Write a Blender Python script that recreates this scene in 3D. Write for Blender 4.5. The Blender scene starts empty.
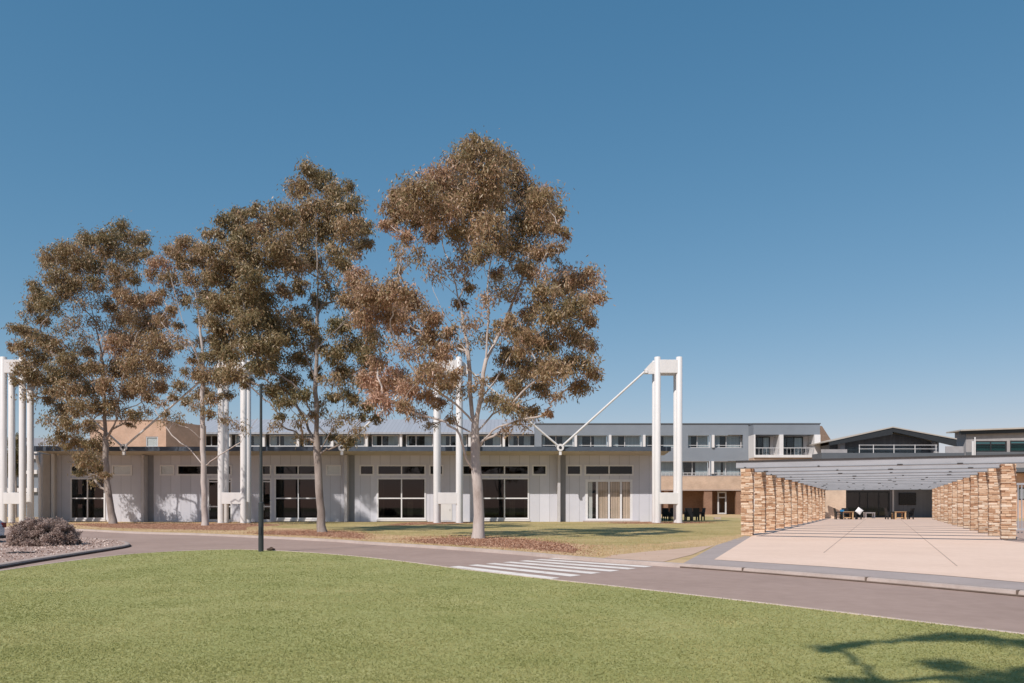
import bpy, bmesh, math, random
import numpy as np
from mathutils import Vector, Matrix

random.seed(7)
rng = np.random.default_rng(11)
R = math.radians
scene = bpy.context.scene
COL = scene.collection

# ------------------------------------------------------------------ survey
# the surveyed picture: focal length in pixels, principal column, eye line
F, CX, HY, EYE = 796.0, 512.0, 505.0, 1.45


def G(px, py, z=0.0):
    """ground point seen at a pixel, for ground at height z"""
    Y = (EYE - z) * F / (py - HY)
    return Vector(((px - CX) / F * Y, Y, z))


def P(px, py, Y):
    return Vector(((px - CX) / F * Y, Y, EYE + (HY - py) / F * Y))


def PX(px, Y):
    return (px - CX) / F * Y


def PZ(py, Y):
    return EYE + (HY - py) / F * Y


SUN_AZ, SUN_EL = R(33), R(45.5)          # sun behind and to the left of the viewer
TO_SUN = Vector((-math.sin(SUN_AZ) * math.cos(SUN_EL), -math.cos(SUN_AZ) * math.cos(SUN_EL), math.sin(SUN_EL)))

# ------------------------------------------------------------------ materials
MATS = {}


def new_mat(name):
    m = bpy.data.materials.new(name)
    m.use_nodes = True
    nt = m.node_tree
    return m, nt, nt.nodes['Principled BSDF']


def node(nt, typ, **kw):
    n = nt.nodes.new(typ)
    for k, v in kw.items():
        if k in n.inputs:
            n.inputs[k].default_value = v
        else:
            setattr(n, k, v)
    return n


def c4(c):
    return (c[0], c[1], c[2], 1.0)


def ramp(nt, stops):
    n = nt.nodes.new('ShaderNodeValToRGB')
    cr = n.color_ramp
    while len(cr.elements) < len(stops):
        cr.elements.new(0.5)
    for e, (p, c) in zip(cr.elements, stops):
        e.position = p
        e.color = c4(c)
    return n


def noisy(name, stops, scale=3.0, rough=0.8, bump=0.0, bump_scale=None, detail=6.0, stretch=None, metal=0.0, spec=0.3, fine=0.0):
    """noise driven colour between the given stops, optional bump"""
    m, nt, bs = new_mat(name)
    tc = node(nt, 'ShaderNodeTexCoord')
    vec = tc.outputs['Object']
    if stretch:
        mp = node(nt, 'ShaderNodeMapping')
        mp.inputs['Scale'].default_value = stretch
        nt.links.new(vec, mp.inputs['Vector'])
        vec = mp.outputs['Vector']
    nz = node(nt, 'ShaderNodeTexNoise', Scale=scale, Detail=detail, Roughness=0.62)
    nt.links.new(vec, nz.inputs['Vector'])
    fac = nz.outputs['Fac']
    if fine:
        nf = node(nt, 'ShaderNodeTexNoise', Scale=scale * 14, Detail=3.0)
        nt.links.new(vec, nf.inputs['Vector'])
        mx = node(nt, 'ShaderNodeMix')
        mx.inputs['Factor'].default_value = fine
        nt.links.new(fac, mx.inputs['A'])
        nt.links.new(nf.outputs['Fac'], mx.inputs['B'])
        fac = mx.outputs['Result']
    rp = ramp(nt, stops)
    nt.links.new(fac, rp.inputs['Fac'])
    nt.links.new(rp.outputs['Color'], bs.inputs['Base Color'])
    bs.inputs['Roughness'].default_value = rough
    bs.inputs['Metallic'].default_value = metal
    bs.inputs['Specular IOR Level'].default_value = spec
    if bump:
        nb = node(nt, 'ShaderNodeTexNoise', Scale=bump_scale or scale * 6, Detail=5.0)
        nt.links.new(vec, nb.inputs['Vector'])
        bp = node(nt, 'ShaderNodeBump', Strength=bump, Distance=0.03)
        nt.links.new(nb.outputs['Fac'], bp.inputs['Height'])
        nt.links.new(bp.outputs['Normal'], bs.inputs['Normal'])
    MATS[name] = m
    return m


def shades(c, v=0.12):
    return [(0.3, [x * (1 - v) for x in c]), (0.7, [min(1, x * (1 + v)) for x in c])]


def boards(name, c, pitch, rough=0.6, axis='X', v=0.1, line=0.45, lw=0.05):
    """painted sheet with joint lines every `pitch` metres and a little weathering"""
    m, nt, bs = new_mat(name)
    tc = node(nt, 'ShaderNodeTexCoord')
    sp = node(nt, 'ShaderNodeSeparateXYZ')
    nt.links.new(tc.outputs['Object'], sp.inputs['Vector'])
    d = node(nt, 'ShaderNodeMath', operation='DIVIDE')
    d.inputs[1].default_value = pitch
    nt.links.new(sp.outputs[axis], d.inputs[0])
    fr = node(nt, 'ShaderNodeMath', operation='FRACT')
    nt.links.new(d.outputs[0], fr.inputs[0])
    lt = node(nt, 'ShaderNodeMath', operation='LESS_THAN')
    lt.inputs[1].default_value = lw
    nt.links.new(fr.outputs[0], lt.inputs[0])
    fl = node(nt, 'ShaderNodeMath', operation='FLOOR')
    nt.links.new(d.outputs[0], fl.inputs[0])
    wn = node(nt, 'ShaderNodeTexWhiteNoise', noise_dimensions='1D')
    nt.links.new(fl.outputs[0], wn.inputs['W'])
    nz = node(nt, 'ShaderNodeTexNoise', Scale=1.3, Detail=5.0)
    nt.links.new(tc.outputs['Object'], nz.inputs['Vector'])
    mx0 = node(nt, 'ShaderNodeMix')
    mx0.inputs['Factor'].default_value = 0.45
    nt.links.new(nz.outputs['Fac'], mx0.inputs['A'])
    nt.links.new(wn.outputs['Value'], mx0.inputs['B'])
    rp = ramp(nt, shades(c, v))
    nt.links.new(mx0.outputs['Result'], rp.inputs['Fac'])
    mx = node(nt, 'ShaderNodeMix', data_type='RGBA')
    nt.links.new(lt.outputs[0], mx.inputs['Factor'])
    nt.links.new(rp.outputs['Color'], mx.inputs[6])
    mx.inputs[7].default_value = c4([x * line for x in c])
    nt.links.new(mx.outputs[2], bs.inputs['Base Color'])
    bs.inputs['Roughness'].default_value = rough
    bs.inputs['Specular IOR Level'].default_value = 0.3
    bp = node(nt, 'ShaderNodeBump', Strength=0.4, Distance=0.02)
    bp.invert = True
    nt.links.new(lt.outputs[0], bp.inputs['Height'])
    nt.links.new(bp.outputs['Normal'], bs.inputs['Normal'])
    MATS[name] = m
    return m


def bricks(name, c1, c2, mortar, w=0.24, h=0.086):
    m, nt, bs = new_mat(name)
    tc = node(nt, 'ShaderNodeTexCoord')
    sp = node(nt, 'ShaderNodeSeparateXYZ')
    nt.links.new(tc.outputs['Object'], sp.inputs['Vector'])
    ad = node(nt, 'ShaderNodeMath', operation='ADD')
    nt.links.new(sp.outputs['X'], ad.inputs[0])
    nt.links.new(sp.outputs['Y'], ad.inputs[1])
    cb = node(nt, 'ShaderNodeCombineXYZ')
    nt.links.new(ad.outputs[0], cb.inputs['X'])
    nt.links.new(sp.outputs['Z'], cb.inputs['Y'])
    br = node(nt, 'ShaderNodeTexBrick', Scale=1.0)
    br.inputs['Color1'].default_value = c4(c1)
    br.inputs['Color2'].default_value = c4(c2)
    br.inputs['Mortar'].default_value = c4(mortar)
    br.inputs['Mortar Size'].default_value = 0.008
    br.inputs['Brick Width'].default_value = w
    br.inputs['Row Height'].default_value = h
    nt.links.new(cb.outputs['Vector'], br.inputs['Vector'])
    nz = node(nt, 'ShaderNodeTexNoise', Scale=0.7, Detail=6.0)
    nt.links.new(tc.outputs['Object'], nz.inputs['Vector'])
    rp = ramp(nt, [(0.3, (0.85, 0.85, 0.85)), (0.7, (1.1, 1.1, 1.1))])
    nt.links.new(nz.outputs['Fac'], rp.inputs['Fac'])
    mx = node(nt, 'ShaderNodeMix', data_type='RGBA', blend_type='MULTIPLY')
    mx.inputs['Factor'].default_value = 1.0
    nt.links.new(br.outputs['Color'], mx.inputs[6])
    nt.links.new(rp.outputs['Color'], mx.inputs[7])
    nt.links.new(mx.outputs[2], bs.inputs['Base Color'])
    bs.inputs['Roughness'].default_value = 0.9
    bs.inputs['Specular IOR Level'].default_value = 0.2
    MATS[name] = m
    return m


def toned(name, stops, rough=0.6, transl=0.0, spec=0.3, bump=0.0, noise=0.0, nscale=20.0):
    """colour picked per face by the mesh attribute 'tone' (a random value, stone by stone or leaf by leaf)"""
    m, nt, bs = new_mat(name)
    at = node(nt, 'ShaderNodeAttribute', attribute_name='tone')
    fac = at.outputs['Fac']
    tc = node(nt, 'ShaderNodeTexCoord')
    if noise:
        nz = node(nt, 'ShaderNodeTexNoise', Scale=nscale, Detail=4.0)
        nt.links.new(tc.outputs['Object'], nz.inputs['Vector'])
        mx = node(nt, 'ShaderNodeMix')
        mx.inputs['Factor'].default_value = noise
        nt.links.new(fac, mx.inputs['A'])
        nt.links.new(nz.outputs['Fac'], mx.inputs['B'])
        fac = mx.outputs['Result']
    rp = ramp(nt, stops)
    nt.links.new(fac, rp.inputs['Fac'])
    nt.links.new(rp.outputs['Color'], bs.inputs['Base Color'])
    bs.inputs['Roughness'].default_value = rough
    bs.inputs['Specular IOR Level'].default_value = spec
    if bump:
        nb = node(nt, 'ShaderNodeTexNoise', Scale=nscale, Detail=4.0)
        nt.links.new(tc.outputs['Object'], nb.inputs['Vector'])
        bp = node(nt, 'ShaderNodeBump', Strength=bump, Distance=0.02)
        nt.links.new(nb.outputs['Fac'], bp.inputs['Height'])
        nt.links.new(bp.outputs['Normal'], bs.inputs['Normal'])
    if transl:
        tr = node(nt, 'ShaderNodeBsdfTranslucent')
        nt.links.new(rp.outputs['Color'], tr.inputs['Color'])
        ms = node(nt, 'ShaderNodeMixShader')
        ms.inputs['Fac'].default_value = transl
        nt.links.new(bs.outputs[0], ms.inputs[1])
        nt.links.new(tr.outputs[0], ms.inputs[2])
        nt.links.new(ms.outputs[0], nt.nodes['Material Output'].inputs['Surface'])
    MATS[name] = m
    return m


def glass(name, tint, transp):
    """window pane: mirror by Fresnel, else a tinted view through"""
    m, nt, bs = new_mat(name)
    nt.nodes.remove(bs)
    lw = node(nt, 'ShaderNodeLayerWeight', Blend=0.5)
    pw = node(nt, 'ShaderNodeMath', operation='POWER')
    pw.inputs[1].default_value = 5.0
    nt.links.new(lw.outputs['Facing'], pw.inputs[0])
    fr = node(nt, 'ShaderNodeMath', operation='MULTIPLY_ADD')
    fr.inputs[1].default_value = 0.95
    fr.inputs[2].default_value = 0.032
    nt.links.new(pw.outputs[0], fr.inputs[0])
    gl = node(nt, 'ShaderNodeBsdfGlossy', Roughness=0.02)
    gl.inputs['Color'].default_value = (0.9, 0.93, 0.95, 1)
    tr = node(nt, 'ShaderNodeBsdfTransparent')
    tr.inputs['Color'].default_value = c4([t * transp for t in tint])
    ms = node(nt, 'ShaderNodeMixShader')
    nt.links.new(fr.outputs[0], ms.inputs['Fac'])
    nt.links.new(tr.outputs[0], ms.inputs[1])
    nt.links.new(gl.outputs[0], ms.inputs[2])
    nz = node(nt, 'ShaderNodeTexNoise', Scale=0.6)
    bp = node(nt, 'ShaderNodeBump', Strength=0.03, Distance=0.05)
    nt.links.new(nz.outputs['Fac'], bp.inputs['Height'])
    nt.links.new(bp.outputs['Normal'], gl.inputs['Normal'])
    nt.links.new(ms.outputs[0], nt.nodes['Material Output'].inputs['Surface'])
    MATS[name] = m
    return m


white = noisy('white_paint', shades((0.70, 0.675, 0.665), 0.05), 2.5, 0.45, bump=0.03, stretch=(1, 1, 0.25))
wall_paint = boards('grey_wall_board', (0.595, 0.595, 0.65), 0.86, 0.65, v=0.06, line=0.72, lw=0.05)
fin_paint = noisy('fin_paint', shades((0.50, 0.48, 0.49), 0.08), 1.5, 0.6)
strip_paint = noisy('fin_shadow_paint', shades((0.26, 0.26, 0.28), 0.08), 1.5, 0.6)  # wall grey darkened to the tone of the fins' shadow
fascia_paint = noisy('fascia_paint', shades((0.075, 0.09, 0.115), 0.12), 2.0, 0.4)
soffit_paint = noisy('soffit_paint', shades((0.47, 0.42, 0.37), 0.08), 1.2, 0.7)
alu = noisy('pale_aluminium', shades((0.55, 0.54, 0.54), 0.08), 5.0, 0.4, metal=0.0)
dark_alu = noisy('dark_aluminium', shades((0.035, 0.038, 0.042), 0.15), 5.0, 0.4)
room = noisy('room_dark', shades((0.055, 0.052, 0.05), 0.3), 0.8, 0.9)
frame_paint = noisy('window_frame_paint', shades((0.72, 0.71, 0.72), 0.05), 5.0, 0.5)
pink_brick = bricks('pink_brick', (0.56, 0.345, 0.235), (0.62, 0.40, 0.28), (0.56, 0.44, 0.36))
beige_curtain = boards('beige_curtain', (0.64, 0.475, 0.37), 0.22, 0.9, v=0.12, line=0.7, lw=0.3)
white_curtain = boards('white_curtain', (0.66, 0.64, 0.62), 0.2, 0.9, v=0.1, line=0.75, lw=0.3)
pane_m = glass('clear_pane', (0.85, 0.9, 0.9), 0.40)
pane_clear = glass('door_pane', (0.95, 0.97, 0.97), 0.97)
pane_dark = glass('tinted_pane', (0.9, 0.95, 0.97), 0.9)
blue_grey = noisy('blue_grey_render', shades((0.215, 0.24, 0.275), 0.06), 0.5, 0.75)
blue_dark = noisy('dark_grey_render', shades((0.12, 0.13, 0.145), 0.08), 0.5, 0.75)
metal_roof = boards('ribbed_metal_roof', (0.36, 0.37, 0.40), 0.6, 0.45, v=0.05, line=0.8, lw=0.12)
tan_brick = bricks('tan_brick', (0.50, 0.345, 0.25), (0.56, 0.40, 0.29), (0.52, 0.43, 0.36))
red_brick = bricks('brown_brick', (0.24, 0.13, 0.085), (0.30, 0.17, 0.11), (0.26, 0.19, 0.15))
cream_brick = bricks('cream_brick', (0.62, 0.46, 0.34), (0.68, 0.52, 0.39), (0.60, 0.50, 0.41))
dark_boards = boards('charcoal_boards', (0.105, 0.11, 0.12), 0.5, 0.6, v=0.1, line=0.5)
mid_boards = boards('slate_boards', (0.15, 0.155, 0.17), 0.45, 0.6, v=0.1, line=0.6)
concrete_wall = noisy('concrete_wall', shades((0.36, 0.34, 0.34), 0.12), 1.0, 0.85, bump=0.1)
brown_tile = noisy('brown_roof_tile', shades((0.22, 0.15, 0.11), 0.2), 4.0, 0.8)
beam_paint = noisy('pergola_paint', shades((0.345, 0.35, 0.375), 0.09), 1.2, 0.5, stretch=(1, 1, 3))
gap_shadow_paint = noisy('gap_shadow_paint', shades((0.16, 0.165, 0.18), 0.1), 2.0, 0.5)  # beam grey darkened for the shadow lines between beams
steel_dark = noisy('dark_steel', shades((0.045, 0.04, 0.04), 0.2), 3.0, 0.5)
grey_steel = noisy('grey_steel', shades((0.40, 0.40, 0.42), 0.08), 3.0, 0.45)
lamp_paint = noisy('lamp_paint', shades((0.045, 0.05, 0.052), 0.2), 3.0, 0.45)
stone = toned('stacked_stone', [(0.0, (0.16, 0.075, 0.045)), (0.22, (0.42, 0.235, 0.14)), (0.47, (0.575, 0.385, 0.255)), (0.72, (0.68, 0.51, 0.375)), (1.0, (0.80, 0.69, 0.58))],
              0.9, bump=0.6, noise=0.3, nscale=9.0)
asphalt = noisy('asphalt', [(0.25, (0.31, 0.216, 0.178)), (0.75, (0.445, 0.318, 0.268))], 0.30, 0.9, bump=0.35, bump_scale=60, fine=0.35)
concrete = noisy('pale_concrete', [(0.3, (0.36, 0.285, 0.25)), (0.7, (0.50, 0.41, 0.365))], 1.1, 0.9, bump=0.15, bump_scale=30, fine=0.3)
island_dark = noisy('island_kerb_dark', shades((0.085, 0.052, 0.038), 0.25), 2.0, 0.95)
edging_m = noisy('edging_concrete', [(0.3, (0.55, 0.43, 0.37)), (0.7, (0.72, 0.58, 0.51))], 1.5, 0.9)
kerb_dark = noisy('dark_kerb', shades((0.17, 0.125, 0.10), 0.25), 2.0, 0.95)
aggregate = noisy('exposed_aggregate', [(0.3, (0.72, 0.515, 0.40)), (0.7, (0.85, 0.63, 0.505))], 0.35, 0.9, bump=0.25, bump_scale=50, fine=0.4)
grey_path = noisy('grey_path', [(0.3, (0.35, 0.285, 0.26)), (0.7, (0.45, 0.37, 0.345))], 0.8, 0.9, bump=0.2, bump_scale=50, fine=0.35)
pink_paving = noisy('pink_paving', [(0.3, (0.52, 0.355, 0.26)), (0.7, (0.64, 0.455, 0.345))], 1.3, 0.9, bump=0.2, bump_scale=30, fine=0.4)
joint = noisy('joint_filler', shades((0.48, 0.35, 0.28), 0.15), 3.0, 0.9)
paint_white = noisy('road_paint', [(0.36, (0.46, 0.36, 0.31)), (0.46, (0.80, 0.72, 0.66)), (0.7, (0.86, 0.79, 0.73))], 3.0, 0.8, fine=0.5)
mulch = noisy('red_mulch', [(0.25, (0.16, 0.07, 0.038)), (0.5, (0.33, 0.165, 0.10)), (0.78, (0.50, 0.30, 0.20))], 2.2, 0.95, bump=0.9, bump_scale=18, fine=0.55)
pebbles = noisy('pebble_bed', [(0.32, (0.27, 0.175, 0.14)), (0.52, (0.46, 0.33, 0.275)), (0.75, (0.68, 0.54, 0.47))], 2.5, 0.95, bump=0.9, bump_scale=16, fine=0.6)
verge_m = noisy('dry_grass', [(0.28, (0.32, 0.255, 0.095)), (0.48, (0.54, 0.375, 0.195)), (0.72, (0.70, 0.49, 0.31))], 0.28, 0.95, bump=0.6, bump_scale=14, fine=0.3, detail=9)
verge_green = noisy('olive_grass', [(0.28, (0.23, 0.205, 0.068)), (0.48, (0.41, 0.325, 0.135)), (0.72, (0.60, 0.44, 0.24))], 0.35, 0.95, bump=0.6, bump_scale=14, fine=0.3, detail=9)
lawn_m = noisy('lawn_soil_green', [(0.3, (0.28, 0.288, 0.095)), (0.5, (0.36, 0.352, 0.135)), (0.72, (0.47, 0.425, 0.185))], 0.55, 0.95, bump=0.6, bump_scale=40, fine=0.4, detail=9)
ground_m = noisy('far_ground', [(0.3, (0.22, 0.19, 0.10)), (0.7, (0.33, 0.28, 0.17))], 0.05, 0.95)
blade_m = toned('grass_blade', [(0.0, (0.25, 0.262, 0.078)), (0.45, (0.39, 0.38, 0.145)), (0.8, (0.50, 0.452, 0.195)), (1.0, (0.64, 0.53, 0.27))], 0.6, 0.45)
bark_pale = noisy('pale_gum_bark', [(0.3, (0.30, 0.235, 0.20)), (0.45, (0.47, 0.40, 0.365)), (0.7, (0.60, 0.535, 0.50))], 2.0, 0.8, bump=0.25, stretch=(1, 1, 0.35), fine=0.2)
bark_grey = noisy('grey_gum_bark', [(0.3, (0.17, 0.13, 0.11)), (0.5, (0.30, 0.25, 0.22)), (0.72, (0.44, 0.38, 0.345))], 2.0, 0.85, bump=0.3, stretch=(1, 1, 0.35), fine=0.2)
LEAF = [(0.0, (0.105, 0.100, 0.045)), (0.3, (0.26, 0.205, 0.098)), (0.52, (0.385, 0.270, 0.148)), (0.75, (0.47, 0.295, 0.185)), (1.0, (0.62, 0.38, 0.28))]
leaf_m = toned('gum_leaf', LEAF, 0.42, 0.29, spec=0.45)
shrub_m = toned('shrub_leaf', [(0.0, (0.17, 0.12, 0.095)), (0.5, (0.42, 0.31, 0.265)), (1.0, (0.66, 0.53, 0.47))], 0.6, 0.25)
wood_pale = noisy('pale_timber', shades((0.55, 0.36, 0.20), 0.18), 3.0, 0.6, stretch=(1, 8, 8))
wood_dark = noisy('brown_timber', shades((0.20, 0.075, 0.035), 0.2), 3.0, 0.6, stretch=(1, 8, 8))
black_plastic = noisy('black_plastic', shades((0.02, 0.02, 0.022), 0.2), 5.0, 0.5)
screen_m = noisy('black_screen', shades((0.008, 0.008, 0.010), 0.2), 5.0, 0.15)
blue_fabric = noisy('blue_fabric', shades((0.03, 0.17, 0.34), 0.15), 10.0, 0.9)
white_fabric = noisy('white_fabric', shades((0.74, 0.72, 0.72), 0.06), 10.0, 0.9)
car_paint = noisy('car_paint', shades((0.56, 0.60, 0.66), 0.03), 2.0, 0.25, spec=0.6)
tail_red = noisy('tail_light_red', shades((0.16, 0.012, 0.014), 0.1), 4.0, 0.2)
rubber = noisy('rubber', shades((0.02, 0.02, 0.02), 0.2), 8.0, 0.9)
iron = noisy('dark_iron', shades((0.035, 0.03, 0.03), 0.2), 8.0, 0.7)
stone_dark = noisy('dark_stone', shades((0.09, 0.06, 0.045), 0.3), 12.0, 0.9, bump=0.5)
teal_pane = glass('teal_pane', (0.55, 0.85, 0.85), 0.6)

# ------------------------------------------------------------------ mesh building
BASE = {}


class MB:
    def __init__(self):
        self.v, self.f, self.t = [], [], []

    def add(self, vs, fs, tone=0.5):
        o = len(self.v)
        self.v += [tuple(q) for q in vs]
        self.f += [tuple(i + o for i in q) for q in fs]
        self.t += [tone] * len(fs)
        return self

    def box(self, x0, x1, y0, y1, z0, z1, tone=0.5):
        vs = [(x0, y0, z0), (x1, y0, z0), (x1, y1, z0), (x0, y1, z0), (x0, y0, z1), (x1, y0, z1), (x1, y1, z1), (x0, y1, z1)]
        return self.add(vs, [(0, 3, 2, 1), (4, 5, 6, 7), (0, 1, 5, 4), (1, 2, 6, 5), (2, 3, 7, 6), (3, 0, 4, 7)], tone)

    def frame_box(self, fn, s0, s1, l0, l1, z0, z1, tone=0.5):
        """box in a turned frame: fn(s, l) gives the ground point"""
        q = [fn(s0, l0), fn(s0, l1), fn(s1, l1), fn(s1, l0)]
        vs = [(p[0], p[1], z0) for p in q] + [(p[0], p[1], z1) for p in q]
        return self.add(vs, [(0, 3, 2, 1), (4, 5, 6, 7), (0, 1, 5, 4), (1, 2, 6, 5), (2, 3, 7, 6), (3, 0, 4, 7)], tone)

    def prism_xz(self, poly, y0, y1):
        n = len(poly)
        vs = [(x, y0, z) for x, z in poly] + [(x, y1, z) for x, z in poly]
        fs = [tuple(range(n)), tuple(range(2 * n - 1, n - 1, -1))]
        fs += [(i, i + n, (i + 1) % n + n, (i + 1) % n) for i in range(n)]
        return self.add(vs, fs)

    def tube(self, pts, rad, sides=12, caps=True, tone=0.5):
        pts = [Vector(p) for p in pts]
        n = len(pts)
        if not hasattr(rad, '__len__'):
            rad = [rad] * n
        o = len(self.v)
        d0 = (pts[1] - pts[0]).normalized()
        u = d0.cross(Vector((0.31, 0.87, 0.38))).normalized()
        for i in range(n):
            d = (pts[min(i + 1, n - 1)] - pts[max(i - 1, 0)]).normalized()
            u = (u - d * u.dot(d)).normalized()
            w = d.cross(u)
            for k in range(sides):
                a = 2 * math.pi * k / sides
                self.v.append(tuple(pts[i] + (u * math.cos(a) + w * math.sin(a)) * rad[i]))
        nf = 0
        for i in range(n - 1):
            for k in range(sides):
                k2 = (k + 1) % sides
                self.f.append((o + i * sides + k, o + i * sides + k2, o + (i + 1) * sides + k2, o + (i + 1) * sides + k))
                nf += 1
        if caps:
            self.f.append(tuple(o + k for k in range(sides))[::-1])
            self.f.append(tuple(o + (n - 1) * sides + k for k in range(sides)))
            nf += 2
        self.t += [tone] * nf
        return self

    def build(self, name, mat, parent=None, origin=None, smooth=False, tones=False, bevel=0.0):
        off = BASE.get(parent.name, Vector((0, 0, 0))) if parent else (Vector(origin) if origin else Vector((0, 0, 0)))
        me = bpy.data.meshes.new(name)
        me.from_pydata([(x - off.x, y - off.y, z - off.z) for x, y, z in self.v], [], self.f)
        me.materials.append(mat)
        if smooth:
            me.polygons.foreach_set('use_smooth', [True] * len(me.polygons))
        if tones:
            at = me.attributes.new('tone', 'FLOAT', 'FACE')
            at.data.foreach_set('value', self.t)
        bm = bmesh.new()
        bm.from_mesh(me)
        bmesh.ops.recalc_face_normals(bm, faces=bm.faces)
        bm.to_mesh(me)
        bm.free()
        me.update()
        o = bpy.data.objects.new(name, me)
        COL.objects.link(o)
        if parent:
            o.parent = parent
        else:
            o.location = off
        BASE[o.name] = off
        if smooth and hasattr(me, 'set_sharp_from_angle'):
            me.set_sharp_from_angle(angle=R(40))
        if bevel:
            b = o.modifiers.new('edge_round', 'BEVEL')
            b.width = bevel
            b.segments = 2
            b.limit_method = 'ANGLE'
        return o


def tag(o, label, cat, group=None):
    o['label'] = label
    o['category'] = cat
    if group:
        o['group'] = group
    return o


def thing(name, loc, label, cat, group=None):
    o = bpy.data.objects.new(name, None)
    o.empty_display_size = 0.3
    COL.objects.link(o)
    o.location = loc
    BASE[o.name] = Vector(loc)
    return tag(o, label, cat, group)


def copy_thing(o, loc, rz=0.0, parent=None, label=None):
    c = o.copy()
    COL.objects.link(c)
    if parent is None:
        c.location = loc
        c.rotation_euler = (0, 0, rz)
        if label:
            c['label'] = label
    else:
        c.parent = parent
    for ch in list(o.children):
        copy_thing(ch, None, parent=c)
    return c


def structure(o, kind='structure'):
    o['kind'] = kind
    return o


def spline(pts, step=0.5):
    """smooth curve through 3D points"""
    pts = [Vector(p) for p in pts]
    out = []
    n = len(pts)
    for i in range(n - 1):
        p0, p1, p2, p3 = pts[max(i - 1, 0)], pts[i], pts[i + 1], pts[min(i + 2, n - 1)]
        k = max(2, int((p2 - p1).length / step))
        for j in range(k):
            t = j / k
            out.append(0.5 * ((2 * p1) + (p2 - p0) * t + (2 * p0 - 5 * p1 + 4 * p2 - p3) * t * t + (3 * p1 - p0 - 3 * p2 + p3) * t ** 3))
    out.append(pts[-1])
    return out


def sheet(name, pts, z, mat, bottom=None):
    """flat polygon at height z; with `bottom`, a slab with sides"""
    bm = bmesh.new()
    vs = [bm.verts.new((p[0], p[1], z)) for p in pts]
    f = bm.faces.new(vs)
    bmesh.ops.recalc_face_normals(bm, faces=bm.faces)
    f.normal_update()
    if f.normal.z < 0:
        bmesh.ops.reverse_faces(bm, faces=[f])
    if bottom is not None:
        lo = [bm.verts.new((p[0], p[1], bottom)) for p in pts]
        n = len(pts)
        for i in range(n):
            bm.faces.new((vs[i], lo[i], lo[(i + 1) % n], vs[(i + 1) % n]))
    bmesh.ops.triangulate(bm, faces=[q for q in bm.faces if len(q.verts) > 4])
    me = bpy.data.meshes.new(name)
    bm.to_mesh(me)
    bm.free()
    me.materials.append(mat)
    o = bpy.data.objects.new(name, me)
    COL.objects.link(o)
    return structure(o)


def offset_line(pts, d):
    out = []
    n = len(pts)
    for i in range(n):
        a, b = pts[max(i - 1, 0)], pts[min(i + 1, n - 1)]
        t = Vector((b[0] - a[0], b[1] - a[1], 0)).normalized()
        out.append(Vector((pts[i][0] - t.y * d, pts[i][1] + t.x * d, 0)))
    return out


def kerb(name, pts, width, z0, z1, mat, slope=0.03, gaps=False):
    """kerb along a line; the line is the foot of its road face, width to the left of the line"""
    a = pts
    b = offset_line(pts, slope)
    c = offset_line(pts, width)
    m = MB()
    n = len(pts)
    vs = []
    for i in range(n):
        vs += [(a[i][0], a[i][1], z0), (b[i][0], b[i][1], z1 - 0.015), (b[i][0] * .6 + c[i][0] * .4, b[i][1] * .6 + c[i][1] * .4, z1), (c[i][0], c[i][1], z1), (c[i][0], c[i][1], z0)]
    fs = []
    for i in range(n - 1):
        for k in range(4):
            fs.append((i * 5 + k, i * 5 + k + 1, i * 5 + k + 6, i * 5 + k + 5))
    m.add(vs, fs)
    return structure(m.build(name, mat))


# ------------------------------------------------------------------ ground, road, lawns
ROAD_Z, LAWN_Z = -0.10, -0.06
g = MB().add([(-3000, -300, -0.2), (3000, -300, -0.2), (3000, 4000, -0.2), (-3000, 4000, -0.2)], [(0, 1, 2, 3)]).build('ground', ground_m)
structure(g)
sheet('road', [(-160, -40), (120, -40), (120, 72), (-160, 72)], ROAD_Z, asphalt)

verge_px = [(-420, 523.2), (-150, 525), (0, 527), (76, 529), (130, 531.6), (200, 533.5), (260, 536), (330, 539.3), (370, 542), (430, 545.5), (510, 551), (560, 555.3),
            (600, 558.4), (640, 561), (680, 563.6), (719, 566.3), (800, 572.3), (900, 580.3), (1016, 590.5), (1150, 602.5), (1400, 624)]
verge_line = spline([G(x, y) for x, y in verge_px], 0.6)
vp = [Vector((p.x, p.y, 0)) for p in verge_line]
sheet('verge', [(-200, vp[0].y + 0.05)] + [(p.x, p.y) for p in offset_line(vp, 0.08)] + [(60, vp[-1].y), (160, 8), (160, 320), (-200, 320)], 0.0, verge_m)
kerb('kerb', vp, 0.15, ROAD_Z, 0.004, concrete)

lawn_px = [(-420, 640), (-150, 592), (0, 570.5), (70, 560.8), (130, 554), (190, 550.6), (240, 549.5), (300, 551.8), (360, 556.5), (410, 562), (470, 569.8), (545, 578.5), (620, 586.5),
           (700, 595.5), (800, 607), (900, 619), (1024, 633.5), (1200, 655), (1500, 690)]
lawn_line = [Vector((p.x, p.y, 0)) for p in spline([G(x, y, LAWN_Z) for x, y in lawn_px], 0.4)]
lawn_poly = [(p.x, p.y) for p in lawn_line] + [(13, 3), (16, -25), (-30, -25), (-22, 2)]
sheet('lawn', lawn_poly, LAWN_Z, lawn_m)
kerb('lawn_edging', offset_line(list(reversed(lawn_line)), -.05), 0.13, ROAD_Z, LAWN_Z + 0.008, edging_m, slope=0.01)

gp = [(250, 524.8), (330, 531), (430, 536.5), (500, 539.5), (560, 543.0), (610, 545.3), (650, 543.8), (690, 540), (738, 534.5), (744, 528), (742, 519), (700, 516.5), (640, 518.5), (560, 520), (430, 520.3), (300, 521)]
gp = spline([G(x, y) for x, y in gp + gp[:1]], 0.7)[:-1]
gp = [(p.x + rng.normal(0, .18), p.y + rng.normal(0, .3)) for p in gp]
sheet('verge_green', gp, 0.0035, verge_green)

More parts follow.
